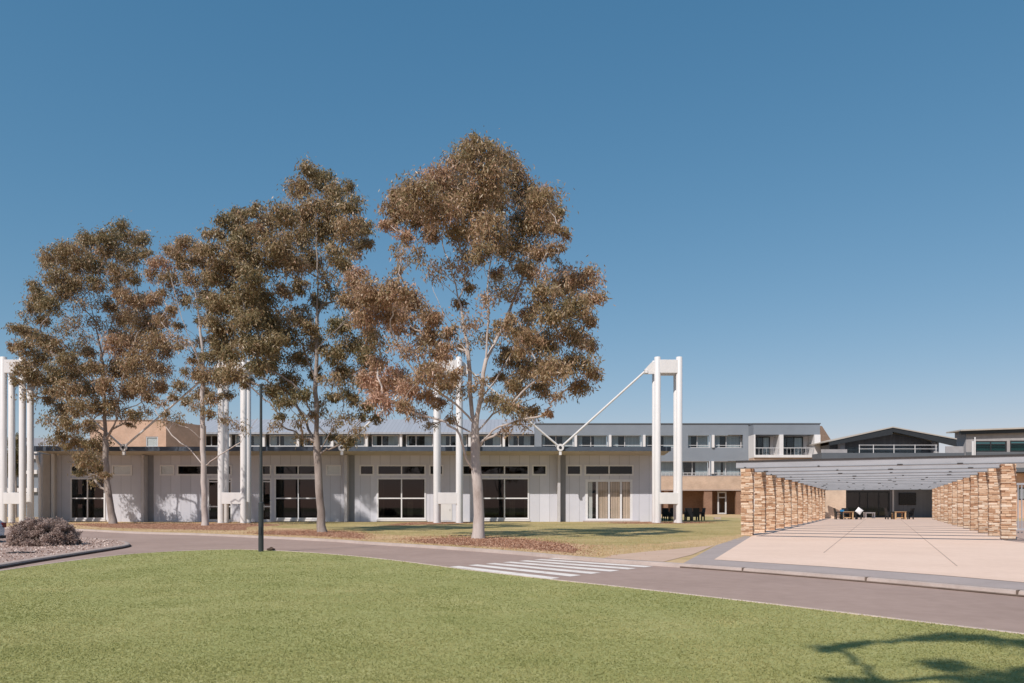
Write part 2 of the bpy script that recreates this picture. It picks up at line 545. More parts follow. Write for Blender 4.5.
# traffic island with pebbles at the left
isl_px = [(-330, 612), (-120, 584), (0, 565), (40, 558.5), (80, 552.5), (110, 548), (128, 545), (131, 543), (124, 541), (100, 538.6), (70, 537), (0, 535.5), (-150, 534)]
isl = [Vector((p.x, p.y, 0)) for p in spline([G(x, y, 0.0) for x, y in isl_px], 0.4)]
sheet('island', [(p.x, p.y) for p in offset_line(isl, 0.08)] + [(-60, 30)], 0.0, pebbles)
kerb('island_kerb', offset_line(isl, .035), 0.17, -.06, 0.012, concrete, slope=0.02)
kerb('island_kerb_base', isl, 0.04, ROAD_Z, -0.045, island_dark, slope=0.015)  # darker lower part of the island kerb

# mulch beds
BEDS = []


def bed(name, pts, z=0.006):
    c = [G(x, y) for x, y in pts]
    s = spline(c + [c[0]], 0.6)[:-1]
    s = [Vector((p.x + rng.normal(0, .09), p.y + rng.normal(0, .12), 0)) for p in s]
    BEDS.append([(p.x, p.y) for p in s])
    cx = sum(p.x for p in s) / len(s)
    cy = sum(p.y for p in s) / len(s)
    return sheet(name, [(cx + (p.x - cx) * .84, cy + (p.y - cy) * .74) for p in s], z, mulch)


bed('mulch_bed', [(395, 539.2), (432, 536.5), (480, 536), (530, 538.5), (575, 544), (596, 552), (594, 557.5), (560, 553.8), (510, 549.3), (450, 545.2), (410, 543)])
bed('mulch_bed', [(240, 533.5), (275, 530), (330, 530.2), (365, 533), (372, 537.5), (368, 540.5), (320, 537.2), (265, 534.8)])
bed('mulch_bed', [(60, 523.3), (120, 522.6), (200, 522.8), (280, 523.2), (300, 525.2), (262, 527.2), (250, 532), (200, 531.6), (140, 530.2), (80, 527.6)])
bed('mulch_bed', [(608, 522.5), (640, 522.2), (704, 521.8), (706, 523.2), (660, 523.8), (615, 523.6)])
bed('mulch_bed', [(410, 522.4), (440, 522.2), (470, 522.4), (468, 523.6), (430, 524.6), (395, 526), (385, 525.4)])

# terrace frame: s runs away from the road along the pergola, l across it
TA = R(25)
TO = Vector((PX(753, 37.6), 37.6))
A_, B_ = Vector((math.sin(TA), math.cos(TA))), Vector((math.cos(TA), -math.sin(TA)))
TW = 10.05


def T(s, l):
    p = TO + A_ * s + B_ * l
    return Vector((p.x, p.y, 0))


slab_front = [G(714, 560), G(830, 567.3), G(942, 575.8), G(1021, 582.7), G(1150, 594)]
far_r, far_l = T(62, TW + .7), T(62, -.7)
sheet('terrace', [p.xy for p in slab_front] + [T(-9, TW + 1.6).xy, T(-1, TW - .02).xy, T(2, TW + .7).xy, far_r.xy, far_l.xy, T(1, -.7).xy, T(0, -.02).xy], 0.012, aggregate)
band = [G(714, 560), G(830, 567.3), G(942, 575.8), G(1021, 582.7), G(1150, 594)]
bl = offset_line(vp, 0.14)
bl = [p for p in bl if G(672, 562.5).x < p.x < G(1150, 602).x]
sheet('footpath', [p.xy for p in bl] + [p.xy for p in reversed(band)] + [G(757, 537.2).xy, G(745, 535.8).xy, G(716, 545.5).xy], 0.006, grey_path)
al_ = [p for p in offset_line(vp, .14) if G(596, 558.4).x < p.x < G(678, 563).x]
sheet('crossing_apron', [p.xy for p in reversed(al_)] + [G(612, 555.5).xy, G(650, 551.5).xy, G(714, 545.6).xy, G(692, 555).xy], 0.009, pink_paving)
sheet('gravel_bed', [T(-9, TW + 1.7).xy, T(-1, TW + .05).xy, T(3, TW + .8).xy, T(45, TW + .8).xy, T(45, TW + 14).xy, T(-9, TW + 14).xy], 0.008, pebbles)
jm = MB()
for l, s0, s1 in ((3.95, -13.2, 60), (7.15, -17.5, 60)):
    jm.frame_box(T, s0, s1, l - 0.014, l + 0.014, 0.0, 0.0165)
for s in (0.2,):
    jm.frame_box(T, s - 0.03, s + 0.03, 0.05, TW - .1, 0.0, 0.0165)
structure(jm.build('terrace_joints', joint))

# joints in the terrace kerb
kj = MB()
for i in range(0, len(vp) - 1, 4):
    p, q = vp[i], vp[i + 1]
    if G(690, 564).x < p.x < G(1150, 602).x:
        t_ = (q - p).normalized()
        n_ = Vector((-t_.y, t_.x, 0))
        c = [p - n_ * .004, p - n_ * .004 + t_ * .03, p + n_ * .16 + t_ * .03, p + n_ * .16]
        kj.add([(v.x, v.y, ROAD_Z) for v in c] + [(v.x, v.y, .007) for v in c], [(0, 3, 2, 1), (4, 5, 6, 7), (0, 1, 5, 4), (1, 2, 6, 5), (2, 3, 7, 6), (3, 0, 4, 7)])
structure(kj.build('kerb_joints', kerb_dark))
kerb('gutter_line', [p for p in vp if G(672, 562.5).x < p.x < G(1150, 602).x], 0.02, ROAD_Z, ROAD_Z + .035, kerb_dark, slope=-.012)  # darker line along the foot of the terrace kerb

# zebra crossing
zb = MB()
nl, nr, fr_, fl_ = G(449, 567, ROAD_Z), G(548, 579.5, ROAD_Z), G(668, 564.5, ROAD_Z), G(556, 558, ROAD_Z)
NS = 7
for k in range(NS):
    t0, t1 = (k + 0.02) / (NS - .45), (k + 0.54) / (NS - .45)
    q = [nl.lerp(fl_, t0), nr.lerp(fr_, t0), nr.lerp(fr_, t1), nl.lerp(fl_, t1)]
    zb.add([(p.x, p.y, ROAD_Z + 0.005) for p in q], [(0, 1, 2, 3)])
structure(zb.build('zebra_crossing', paint_white))

# grass blades on the lawn: a short mown sward nobody could count
def inside(poly, x, y):
    res = np.zeros(len(x), bool)
    n = len(poly)
    for i in range(n):
        x0, y0 = poly[i]
        x1, y1 = poly[(i + 1) % n]
        if y0 == y1:
            continue
        c = ((y0 > y) != (y1 > y)) & (x < (x1 - x0) * (y - y0) / (y1 - y0) + x0)
        res ^= c
    return res


def np_mesh(name, verts, nper, mat, tone, parent=None, off=None):
    """many small polygons with nper corners each"""
    nf = len(verts) // nper
    me = bpy.data.meshes.new(name)
    v = verts if off is None else verts - np.array(off)
    me.vertices.add(len(v))
    me.vertices.foreach_set('co', v.astype(np.float32).ravel())
    me.loops.add(len(v))
    me.loops.foreach_set('vertex_index', np.arange(len(v), dtype=np.int32))
    me.polygons.add(nf)
    me.polygons.foreach_set('loop_start', np.arange(0, len(v), nper, dtype=np.int32))
    me.polygons.foreach_set('loop_total', np.full(nf, nper, dtype=np.int32))
    at = me.attributes.new('tone', 'FLOAT', 'FACE')
    at.data.foreach_set('value', np.clip(tone, 0, 1).astype(np.float32))
    me.materials.append(mat)
    me.update(calc_edges=True)
    o = bpy.data.objects.new(name, me)
    COL.objects.link(o)
    if parent:
        o.parent = parent
    return o


def smooth_noise(x, y, scale, seed):
    r = np.random.default_rng(seed)
    s = np.zeros_like(x)
    for k in range(7):
        a, ph, f = r.uniform(0, 6.28), r.uniform(0, 6.28), scale * r.uniform(.5, 1.9)
        s += np.sin((x * math.cos(a) + y * math.sin(a)) * f + ph + 1.3 * np.sin((x * math.sin(a) - y * math.cos(a)) * f * .7))
    return s / 7 * 1.6


N = 520000
gy = np.exp(rng.uniform(math.log(5.2), math.log(32), N))
gx = rng.uniform(-0.85, 0.85, N) * gy
ok = inside(lawn_poly, gx, gy)
gx, gy = gx[ok], gy[ok]
n = len(gx)
hgt = rng.uniform(.007, .019, n) * (1 + .25 * smooth_noise(gx, gy, 2.0, 3))
wid = (0.0028 + 0.0006 * gy) * rng.uniform(.7, 1.3, n)
ang = rng.uniform(0, 2 * math.pi, n)
lean = rng.normal(0, .018, (n, 2))
vv = np.empty((n, 3, 3))
vv[:, 0] = np.stack([gx - np.cos(ang) * wid, gy - np.sin(ang) * wid, np.full(n, LAWN_Z - .002)], 1)
vv[:, 1] = np.stack([gx + np.cos(ang) * wid, gy + np.sin(ang) * wid, np.full(n, LAWN_Z - .002)], 1)
vv[:, 2] = np.stack([gx + lean[:, 0], gy + lean[:, 1], LAWN_Z + hgt], 1)
tone = .50 + .15 * smooth_noise(gx, gy, .9, 5) + .15 * smooth_noise(gx, gy * 1.6, 2.6, 8) + .08 * smooth_noise(gx, gy, 7.0, 9) + rng.normal(0, .05, n)
lpts = np.array([(p.x, p.y) for p in lawn_line])
dmin = np.full(n, 9.0)
for q in lpts:
    dmin = np.minimum(dmin, (gx - q[0]) ** 2 + (gy - q[1]) ** 2)
dmin = np.sqrt(dmin)
# drier, sparser turf along the edging
tone = tone + .38 * np.exp(-dmin / .28) * (1 + .6 * smooth_noise(gx, gy, 1.7, 21)) + .10 * np.clip(smooth_noise(gx, gy, .45, 33), 0, 1)
gr = np_mesh('grass', vv.reshape(-1, 3), 3, blade_m, tone)
structure(gr, 'stuff')

# dry tufts on the verge, bark chips in and around the beds, stones on the island
def scatter(name, mat, x, y, z, size, tone, up):
    n = len(x)
    a = rng.uniform(0, 2 * math.pi, n)
    v = np.empty((n, 3, 3))
    if up:
        v[:, 0] = np.stack([x - np.cos(a) * size * .22, y - np.sin(a) * size * .22, np.full(n, z - .003)], 1)
        v[:, 1] = np.stack([x + np.cos(a) * size * .22, y + np.sin(a) * size * .22, np.full(n, z - .003)], 1)
        v[:, 2] = np.stack([x + rng.normal(0, .02, n), y + rng.normal(0, .02, n), z + size], 1)
    else:
        v[:, 0] = np.stack([x, y, np.full(n, z)], 1)
        v[:, 1] = np.stack([x + np.cos(a) * size, y + np.sin(a) * size, z + rng.uniform(0, .8, n) * size], 1)
        v[:, 2] = np.stack([x + np.cos(a + 1.1) * size * .7, y + np.sin(a + 1.1) * size * .7, z + rng.uniform(0, .8, n) * size], 1)
    return structure(np_mesh(name, v.reshape(-1, 3), 3, mat, tone), 'stuff')


dry_blade = toned('dry_blade', [(0.0, (0.27, 0.235, 0.085)), (0.45, (0.56, 0.41, 0.205)), (1.0, (0.78, 0.56, 0.36))], 0.7, 0.3)
chip_m = toned('bark_chip', [(0.0, (0.20, 0.09, 0.05)), (0.5, (0.42, 0.22, 0.135)), (1.0, (0.60, 0.40, 0.28))], 0.9)
NV = 170000
ty_ = np.exp(rng.uniform(math.log(18), math.log(72), NV))
tx_ = rng.uniform(-.62, .32, NV) * ty_
vpoly = [(-200, vp[0].y + 0.05)] + [(p.x, p.y) for p in offset_line(vp, 0.2)] + [(60, vp[-1].y), (160, 320), (-200, 320)]
ok = inside(vpoly, tx_, ty_)
for bd in BEDS:
    ok &= ~inside(bd, tx_, ty_)
ok &= ~inside([p.xy for p in (G(596, 562), G(596, 557), G(612, 555.5), G(650, 551.5), G(714, 545.6), G(757, 536), T(62, -.8), T(62, TW + 14), T(-20, TW + 14), G(700, 575))], tx_, ty_)
tx_, ty_ = tx_[ok], ty_[ok]
green_ = inside(gp, tx_ + rng.normal(0, .5, len(tx_)), ty_ + rng.normal(0, .9, len(tx_)))
scatter('verge_tufts', dry_blade, tx_, ty_, 0.003, rng.uniform(.015, .04, len(tx_)), np.where(green_, .36, .56) + .2 * smooth_noise(tx_, ty_, .5, 12) + rng.normal(0, .17, len(tx_)), True)
cx_l, cy_l = [], []
for bd in BEDS:
    xs_, ys_ = [p[0] for p in bd], [p[1] for p in bd]
    k = int(min(26000, (max(xs_) - min(xs_)) * (max(ys_) - min(ys_)) * 260))
    x_, y_ = rng.uniform(min(xs_), max(xs_), k), rng.uniform(min(ys_), max(ys_), k)
    m_ = inside(bd, x_, y_)
    x_, y_ = x_[m_], y_[m_]
    sp = np.where(rng.random(len(x_)) < .42, .75, .12)
    cx_l.append(x_ + rng.normal(0, 1, len(x_)) * sp)
    cy_l.append(y_ + rng.normal(0, 1, len(x_)) * sp * 1.4)
cx_l, cy_l = np.concatenate(cx_l), np.concatenate(cy_l)
ok = inside(vpoly, cx_l, cy_l)
cx_l, cy_l = cx_l[ok], cy_l[ok]
scatter('bark_chips', chip_m, cx_l, cy_l, 0.008, rng.uniform(.02, .055, len(cx_l)), rng.uniform(.15, .95, len(cx_l)), False)
isp = [(p.x, p.y) for p in offset_line(isl, 0.26)] + [(-60, 30)]
px_, py_ = rng.uniform(-26, -9, 26000), rng.uniform(20, 39, 26000)
ok = inside(isp, px_, py_)
px_, py_ = px_[ok], py_[ok]
scatter('pebbles', toned('pebble', [(0.0, (0.20, 0.13, 0.105)), (0.5, (0.47, 0.345, 0.29)), (1.0, (0.75, 0.63, 0.56))], .9), px_, py_, 0.003, rng.uniform(.025, .075, len(px_)), rng.uniform(0, 1, len(px_)), False)

# ------------------------------------------------------------------ walls with openings
def wall_cells(m, x0, x1, z0, z1, y0, y1, holes):
    xs = sorted(set([x0, x1] + [v for h in holes for v in (h[0], h[1]) if x0 < v < x1]))
    zs = sorted(set([z0, z1] + [v for h in holes for v in (h[2], h[3]) if z0 < v < z1]))
    for i in range(len(xs) - 1):
        run = None
        for j in range(len(zs) - 1):
            cx, cz = (xs[i] + xs[i + 1]) / 2, (zs[j] + zs[j + 1]) / 2
            solid = not any(h[0] < cx < h[1] and h[2] < cz < h[3] for h in holes)
            if solid:
                run = [zs[j], zs[j + 1]] if run is None else [run[0], zs[j + 1]]
            if (not solid or j == len(zs) - 2) and run:
                m.box(xs[i], xs[i + 1], y0, y1, run[0], run[1])
                run = None
    return m


def window(parent, x0, x1, z0, z1, y, mull=(), trans=(), bar=0.09, frame=alu, pane=pane_m, depth=0.12, name='window'):
    m = MB()
    ya, yb = y - depth / 2, y + depth / 2
    m.box(x0, x0 + bar, ya, yb, z0, z1).box(x1 - bar, x1, ya, yb, z0, z1)
    m.box(x0 + bar, x1 - bar, ya, yb, z0, z0 + bar).box(x0 + bar, x1 - bar, ya, yb, z1 - bar, z1)
    for mx in mull:
        m.box(mx - bar * .4, mx + bar * .4, ya + .012, yb - .012, z0 + bar, z1 - bar)
    for tz in trans:
        m.box(x0 + bar, x1 - bar, ya + .02, yb - .02, tz - bar * .4, tz + bar * .4)
    w = m.build(name, frame, parent)
    MB().box(x0 + bar * .6, x1 - bar * .6, y - .006, y + .006, z0 + bar * .6, z1 - bar * .6).build('pane', pane, w)
    return w


# ------------------------------------------------------------------ the long pavilion
FY, EY = 68.7, 65.8
fx = lambda px: PX(px, FY)
fz = lambda py: PZ(py, FY)
pav = thing('pavilion', (fx(350), FY, 0), 'long low pale grey pavilion with dark flat eave and window bands', 'building')
Z1, Z0, ZS = fz(465.5), fz(474.8), fz(478.3)
ZB = fz(519.2)
ZT = fz(498.3)
WT = PZ(451, EY) + 0.02           # underside of eave
clere = [  # x0, x1, mullions
    (70.5, 105.5, (87.7,), 'd'), (112, 132.5, (), 'w'), (160, 174.5, (), 'l'), (177, 232, (203, 219), 'd'), (261.5, 271.5, (), 'd'), (274.5, 322, (298.3,), 'd'), (326, 341.5, (), 'w'),
    (359.5, 374.2, (), 'd'), (377, 426, (401.6,), 'd'), (429, 443.5, (), 'd'), (462, 476.5, (), 'd'), (479.5, 529.2, (504.5,), 'd'), (532, 547, (), 'd'), (566.2, 581.5, (), 'd'), (584.5, 633.5, (609,), 'd')]
big = [(70.5, 105.5, (87.7,)), (274.5, 322, (298.3,)), (377, 426, (401.6,)), (479.5, 529.2, (504.5,))]
doors = [(207.5, 232, (219,)), (261.5, 271.5, ())]
holes = [(fx(a), fx(b), Z0, Z1) for a, b, _, _ in clere] + [(fx(a), fx(b), ZB, ZS) for a, b, _ in big] + [(fx(a), fx(b), 0.08, ZS) for a, b, _ in doors]
SD = (585.5, 632.5)
holes.append((fx(SD[0]), fx(SD[1]), 0.08, fz(479.5)))
CD = (440.3, 452.2)
holes.append((fx(CD[0]), fx(CD[1]), 0.08, fz(492.5)))
wm = MB()
wall_cells(wm, fx(55), fx(661), -0.1, WT + .1, FY, FY + 0.2, holes)
wm.box(fx(55), fx(55) + .2, FY + .2, FY + 13, -.1, WT + .1).box(fx(661) - .2, fx(661), FY + .2, FY + 13, -.1, WT + .1).box(fx(55) + .2, fx(661) - .2, FY + 12.8, FY + 13, -.1, WT + .1)
wm.build('wall', wall_paint, pav)
MB().box(fx(55) + .22, fx(661) - .22, FY + .22, FY + 12.7, -.05, 0.05).build('floor', room, pav)
MB().box(fx(55) + .22, fx(661) - .22, FY + 4.2, FY + 4.3, 0.05, WT).build('inner_wall', room, pav)
MB().box(PX(34, EY), PX(671, EY), EY + .2, FY + 13.6, WT + .1, WT + .28).build('roof', metal_roof, pav)
MB().box(PX(34, EY), PX(671, EY), EY, EY + .18, WT - 0.02, PZ(446.6, EY)).build('fascia', fascia_paint, pav)
sf = MB()
xa, xb = PX(34, EY) + .02, PX(671, EY) - .02
sf.add([(xa, EY + .185, WT), (xb, EY + .185, WT), (xb, FY - .004, WT - .2), (xa, FY - .004, WT - .2), (xa, EY + .185, WT + .09), (xb, EY + .185, WT + .09), (xb, FY - .004, WT + .09), (xa, FY - .004, WT + .09)],
       [(0, 1, 2, 3), (4, 5, 6, 7), (0, 1, 5, 4), (1, 2, 6, 5), (2, 3, 7, 6), (3, 0, 4, 7)])
sf.build('soffit', soffit_paint, pav)
for a, b, mu, kind in clere:
    w = window(pav, fx(a), fx(b), Z0 - .06, Z1 + .06, FY - .01, [fx(q) for q in mu], bar=0.13, frame=frame_paint, pane=pane_m if kind == 'd' else pane_clear)
    if kind != 'd':
        MB().box(fx(a) + .08, fx(b) - .08, FY + .03, FY + .05, Z0 + .05, Z1 - .05).build('pale_panel', white_fabric, w)  # pale panel behind the pane; one stands in for a reflection
for a, b, mu in big:
    w = window(pav, fx(a), fx(b), ZB, ZS + .04, FY - .0, [fx(q) for q in mu], [ZT], bar=0.13, frame=frame_paint)
    wd = (fx(b) - fx(a))
    MB().box(fx(a) + .1, fx(a) + wd * .13, FY + .5, FY + .53, .15, ZS).build('curtain', beige_curtain, w)
    MB().box(fx(b) - wd * .1, fx(b) - .1, FY + .5, FY + .53, .15, ZS).build('curtain', beige_curtain, w)
    if a > 300:
        MB().box(fx(a) + wd * .60, fx(a) + wd * .72, FY + .55, FY + .58, .15, ZT).build('curtain', beige_curtain, w)
    MB().box(fx(a) - .05, fx(b) + .05, FY - .14, FY - .004, ZB - .16, ZB - .02).build('sill', white, w)
for a, b, mu in doors:
    d = window(pav, fx(a), fx(b), .08, ZS, FY + .06, [fx(q) for q in mu], [fz(481.6), fz(506.5)], bar=0.13, frame=frame_paint, name='door')
    MB().box(fx(a) + .22, fx(a) + .26, FY - .06, FY - .02, 1.0, 1.5).build('handle', alu, d)
# sliding doors with curtains at the right end
d = window(pav, fx(SD[0]), fx(SD[1]), .08, fz(479.5), FY + .06, [fx(597), fx(609), fx(621)], bar=0.2, frame=frame_paint, pane=pane_clear, name='sliding_door')
MB().box(fx(586.5), fx(592.5), FY + .2, FY + .22, .1, fz(480)).build('curtain', white_curtain, d)
MB().box(fx(598), fx(608), FY + .2, FY + .22, .1, fz(480)).build('curtain', beige_curtain, d)
MB().box(fx(610.5), fx(620.2), FY + .2, FY + .22, .1, fz(480)).build('curtain', beige_curtain, d)
MB().box(fx(622), fx(631.5), FY + .2, FY + .22, .1, fz(480)).build('curtain', beige_curtain, d)
MB().box(fx(583), fx(638), FY - 1.2, FY - .02, -.05, 0.1).build('step', concrete, pav)
cd = MB().box(fx(CD[0]) + .03, fx(CD[1]) - .03, FY + .03, FY + .1, .1, fz(492.5) - .03).build('door', white, pav)
cd['label'] = 'plain white solid door'
MB().box(fx(CD[1]) - .25, fx(CD[1]) - .2, FY - .03, FY + .03, 1.0, 1.12).build('handle', alu, cd)
for px in (146.5, 347.5, 558.5):
    # projecting fin between the bays, and a strip coloured as its cast shadow
    MB().box(fx(px) - .12, fx(px) + .12, FY - .78, FY - .006, -.05, WT - .2).build('fin', fin_paint, pav, bevel=.02)
    MB().box(fx(px) + .13, fx(px) + .62, FY - .02, FY - .005, -.04, WT - .205).build('fin_shadow_strip', strip_paint, pav)
MB().box(fx(55) - .02, fx(55) + .18, FY - 2.1, FY - .006, -.05, WT - .2).build('fin', fin_paint, pav, bevel=.02)
dx = PX(39.6, FY - 2.3)
MB().tube([(dx, FY - 2.3, 0), (dx, FY - 2.3, 4.6), (dx - .12, FY - 2.35, 5.0), (dx - .1, FY - 2.6, 5.6)], .11, 12).build('downpipe', white, pav, smooth=True)
MB().box(PX(51.2, FY - 1), PX(53.8, FY - 1), FY - 1.05, FY - .85, -.05, WT - .12).build('post', white, pav, bevel=.02)
# anchor discs where the stays meet the eave
for px in (123.5, 341.8, 560.3):
    c = P(px, 447.5, EY - .16)
    m = MB()
    ring = []
    for k in range(20):
        a = 2 * math.pi * k / 20
        ring.append((math.cos(a), math.sin(a)))
    vs, fs = [], []
    for yy, rr in ((0, .13), (0, .30), (.14, .30), (.14, .13)):
        vs += [(c.x + rr * q[0], c.y + yy - .07, c.z + rr * q[1]) for q in ring]
    for i in range(4):
        j = (i + 1) % 4
        for k in range(20):
            k2 = (k + 1) % 20
            fs.append((i * 20 + k, i * 20 + k2, j * 20 + k2, j * 20 + k))
    m.add(vs, fs)
    m.box(c.x - .1, c.x + .1, c.y - .03, c.y + .2, c.z - .62, c.z - .28)
    ad = m.build('anchor_disc', white, pav)
    MB().tube([(c.x, c.y - .1, c.z), (c.x, c.y + .12, c.z)], .128, 16).build('pin', dark_alu, ad)

# ------------------------------------------------------------------ white masts
MY, MR = 63.5, 64.55
anchors = {px: P(px, 447.5, EY - .16) for px in (123.5, 341.8, 560.3)}
mast_list = [
    (3.5, 22.5, None, 123.5, 'white four-legged steel mast at the far left of the pavilion, behind the clipped shrub'),
    (221, 243.5, 123.5, 341.8, 'white steel mast beside the dark lamp post, in dappled tree shade'),
    (436.5, 459, 341.8, 560.3, 'white steel mast in front of the white door, half covered by the largest tree'),
    (657.5, 679.2, 560.3, None, 'sunlit white mast at the right end of the pavilion, clear against the sky')]
ZTOP = PZ(357, MY)
for a, b, al, ar, lab in mast_list:
    xa, xb = PX(a, MY), PX(b, MY)
    t = thing('mast', ((xa + xb) / 2, (MY + MR) / 2, 0), lab, 'mast', 'white masts carrying the pavilion roof')
    for x in (xa, xb):
        for y, zt in ((MY, ZTOP), (MR, ZTOP - .12)):
            MB().tube([(x, y, -.1), (x, y, zt - .03), (x, y, zt)], [.25, .25, .225], 24).build('leg', white, t, smooth=True)
            MB().box(x - .36, x + .36, y - .36, y + .36, -.02, .035).build('base_plate', concrete, t)
    zb1, zb0 = PZ(360, MY), PZ(373.2, MY)
    for y in (MY, MR):
        MB().box(xa + .1, xb - .1, y - .2, y + .2, zb0, zb1).build('top_beam', white, t, bevel=.02)
        MB().box(xa + .1, xb - .1, y - .22, y + .22, PZ(504, MY), PZ(492.6, MY)).build('lower_beam', white, t, bevel=.02)
    for x in (xa, xb):
        MB().box(x - .15, x + .15, MY + .25, MR - .25, zb0 + .1, zb1 - .1).build('side_beam', white, t)
    for x, an, sg in ((xa, al, -1), (xb, ar, 1)):
        if an is None:
            continue
        q = anchors[an]
        yc = (MY + MR) / 2
        MB().prism_xz([(x + sg * .1, zb1 - .05), (x + sg * .42, zb1 - .12), (x + sg * .98, zb0 + .35), (x + sg * .98, zb0 + .02), (x + sg * .1, zb0 + .02)], yc - .12, yc + .12).build('stay_bracket', white, t)
        s0 = Vector((x + sg * .95, yc, zb0 + .2))
        for dy in (-.06,):
            MB().tube([s0, q + Vector((-sg * .2, 0, .16))], .085, 10).build('stay_rod', white, t, smooth=True)
        MB().box(x + sg * .85 - .13, x + sg * .85 + .13, yc - .2, yc + .2, zb0 + .08, zb0 + .34).build('stay_clevis', white, t)

# ------------------------------------------------------------------ accommodation block behind
BL = 125.0
lw = thing('accommodation_wing', (PX(360, BL), BL, 0), 'long rear wing with pale metal roof showing above the pavilion eave', 'building')
x0, x1 = PX(190, BL), PX(541, BL)
MB().box(x0, x1, BL + .02, BL + 12, -.1, PZ(447, BL)).build('wall', blue_grey, lw)
bm_ = MB()
bm_.add([(x0 - .3, BL - .9, PZ(434.6, BL)), (x1, BL - .9, PZ(434.6, BL)), (x1, BL + 8, PZ(422.2, BL) + 1.0), (x0 - .3, BL + 8, PZ(422.2, BL) + 1.0),
         (x0 - .3, BL - .9, PZ(434.6, BL) + .3), (x1, BL - .9, PZ(434.6, BL) + .3), (x1, BL + 8, PZ(422.2, BL) + 1.3), (x0 - .3, BL + 8, PZ(422.2, BL) + 1.3)],
        [(0, 1, 2, 3), (4, 5, 6, 7), (0, 1, 5, 4), (1, 2, 6, 5), (2, 3, 7, 6), (3, 0, 4, 7)])
bm_.build('roof', metal_roof, lw)
MB().box(x0, x1, BL + 2.6, BL + 2.8, PZ(447, BL), PZ(430, BL)).build('back_wall', white_curtain, lw)
px = 196.0
i = 0
while px < 538:
    a, b = px + 1.2, min(px + 33, 540.5)
    xa, xb = PX(a, BL), PX(b, BL)
    w = window(lw, xa + .5, xb - .2, PZ(446.4, BL), PZ(434.8, BL), BL + .4, [xa + (xb - xa) * .42], bar=0.16, frame=alu, pane=pane_dark)
    k = random.random()
    MB().box(xa + .6, xa + .9 + k * 1.0, BL + .62, BL + .66, PZ(446.4, BL), PZ(435.5, BL)).build('curtain', white_curtain, w)
    MB().box(xb - 1.5 - k * 1.2, xb - .3, BL + .7, BL + .74, PZ(446.4, BL), PZ(435.5, BL)).build('curtain', white_curtain, w)
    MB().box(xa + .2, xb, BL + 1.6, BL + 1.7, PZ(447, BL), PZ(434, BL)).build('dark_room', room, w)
    MB().box(PX(px - 1.2, BL), PX(px + 1.2, BL), BL - .5, BL + .35, PZ(447.2, BL), PZ(434.4, BL)).build('fin', white, lw)
    px += 34.2
    i += 1

RB = 121.0
rw = thing('accommodation_block', (PX(650, RB), RB, 0), 'three storey blue-grey block with brick spandrel and open ground floor behind the right mast', 'building')
xl, xr = PX(535, RB), PX(753, RB)
fy = lambda py: PZ(py, RB)
row1 = [(541.5, 574), (577.3, 608.5), (611.5, 642.5), (645.5, 676.5), (688, 711), (715, 743)]
row2 = [(611.5, 642.5), (645.5, 676.5), (679.5, 710.5), (714, 743)]
holes = [(PX(a, RB), PX(b, RB), fy(447.8), fy(434.8)) for a, b in row1] + [(PX(a, RB), PX(b, RB), fy(475.6), fy(461)) for a, b in row2]
m = MB()
wall_cells(m, xl, xr, fy(476), fy(424), RB, RB + .35, holes)
m.box(xl, xr, RB + .36, RB + 13, fy(426), fy(425))
m.box(xl, xl + .3, RB + .36, RB + 13, -.1, fy(426)).box(xr - .3, xr, RB + .36, RB + 13, -.1, fy(426))
m.build('wall', blue_grey, rw)
MB().box(xl, xr + .06, RB - .12, RB + .5, fy(424), fy(423.2)).build('parapet_cap', blue_dark, rw)
MB().box(xl, xr, RB - .25, RB + .4, fy(489.6), fy(476.2)).build('brick_spandrel', tan_brick, rw)
MB().box(xl, xr, RB - .27, RB + .4, fy(490.6), fy(489.7)).build('slab_edge', concrete, rw)
MB().box(xl + .3, xr - .3, RB + 3.6, RB + 3.8, -.1, fy(490)).build('recess_wall', red_brick, rw)
MB().box(xl + .3, xr - .3, RB + .36, RB + 13, fy(475.9), fy(475)).build('storey_floor', concrete, rw)
MB().box(xl + .3, xr - .3, RB + .36, RB + 13, fy(449), fy(448.2)).build('storey_floor', concrete, rw)
for a, b in ((704, 712), (736, 743), (664, 668)):
    MB().box(PX(a, RB), PX(b, RB), RB - .1, RB + .6, -.1, fy(490.7)).build('column', red_brick, rw)
dd = window(rw, PX(719.5, RB), PX(728.5, RB), .05, fy(491.5), RB + 1.2, [], [fy(497.5)], bar=.22, frame=alu, pane=pane_dark, name='door')
MB().box(PX(719.5, RB) + .3, PX(719.5, RB) + .38, RB + 1.05, RB + 1.1, 1.0, 1.5).build('handle', dark_alu, dd)
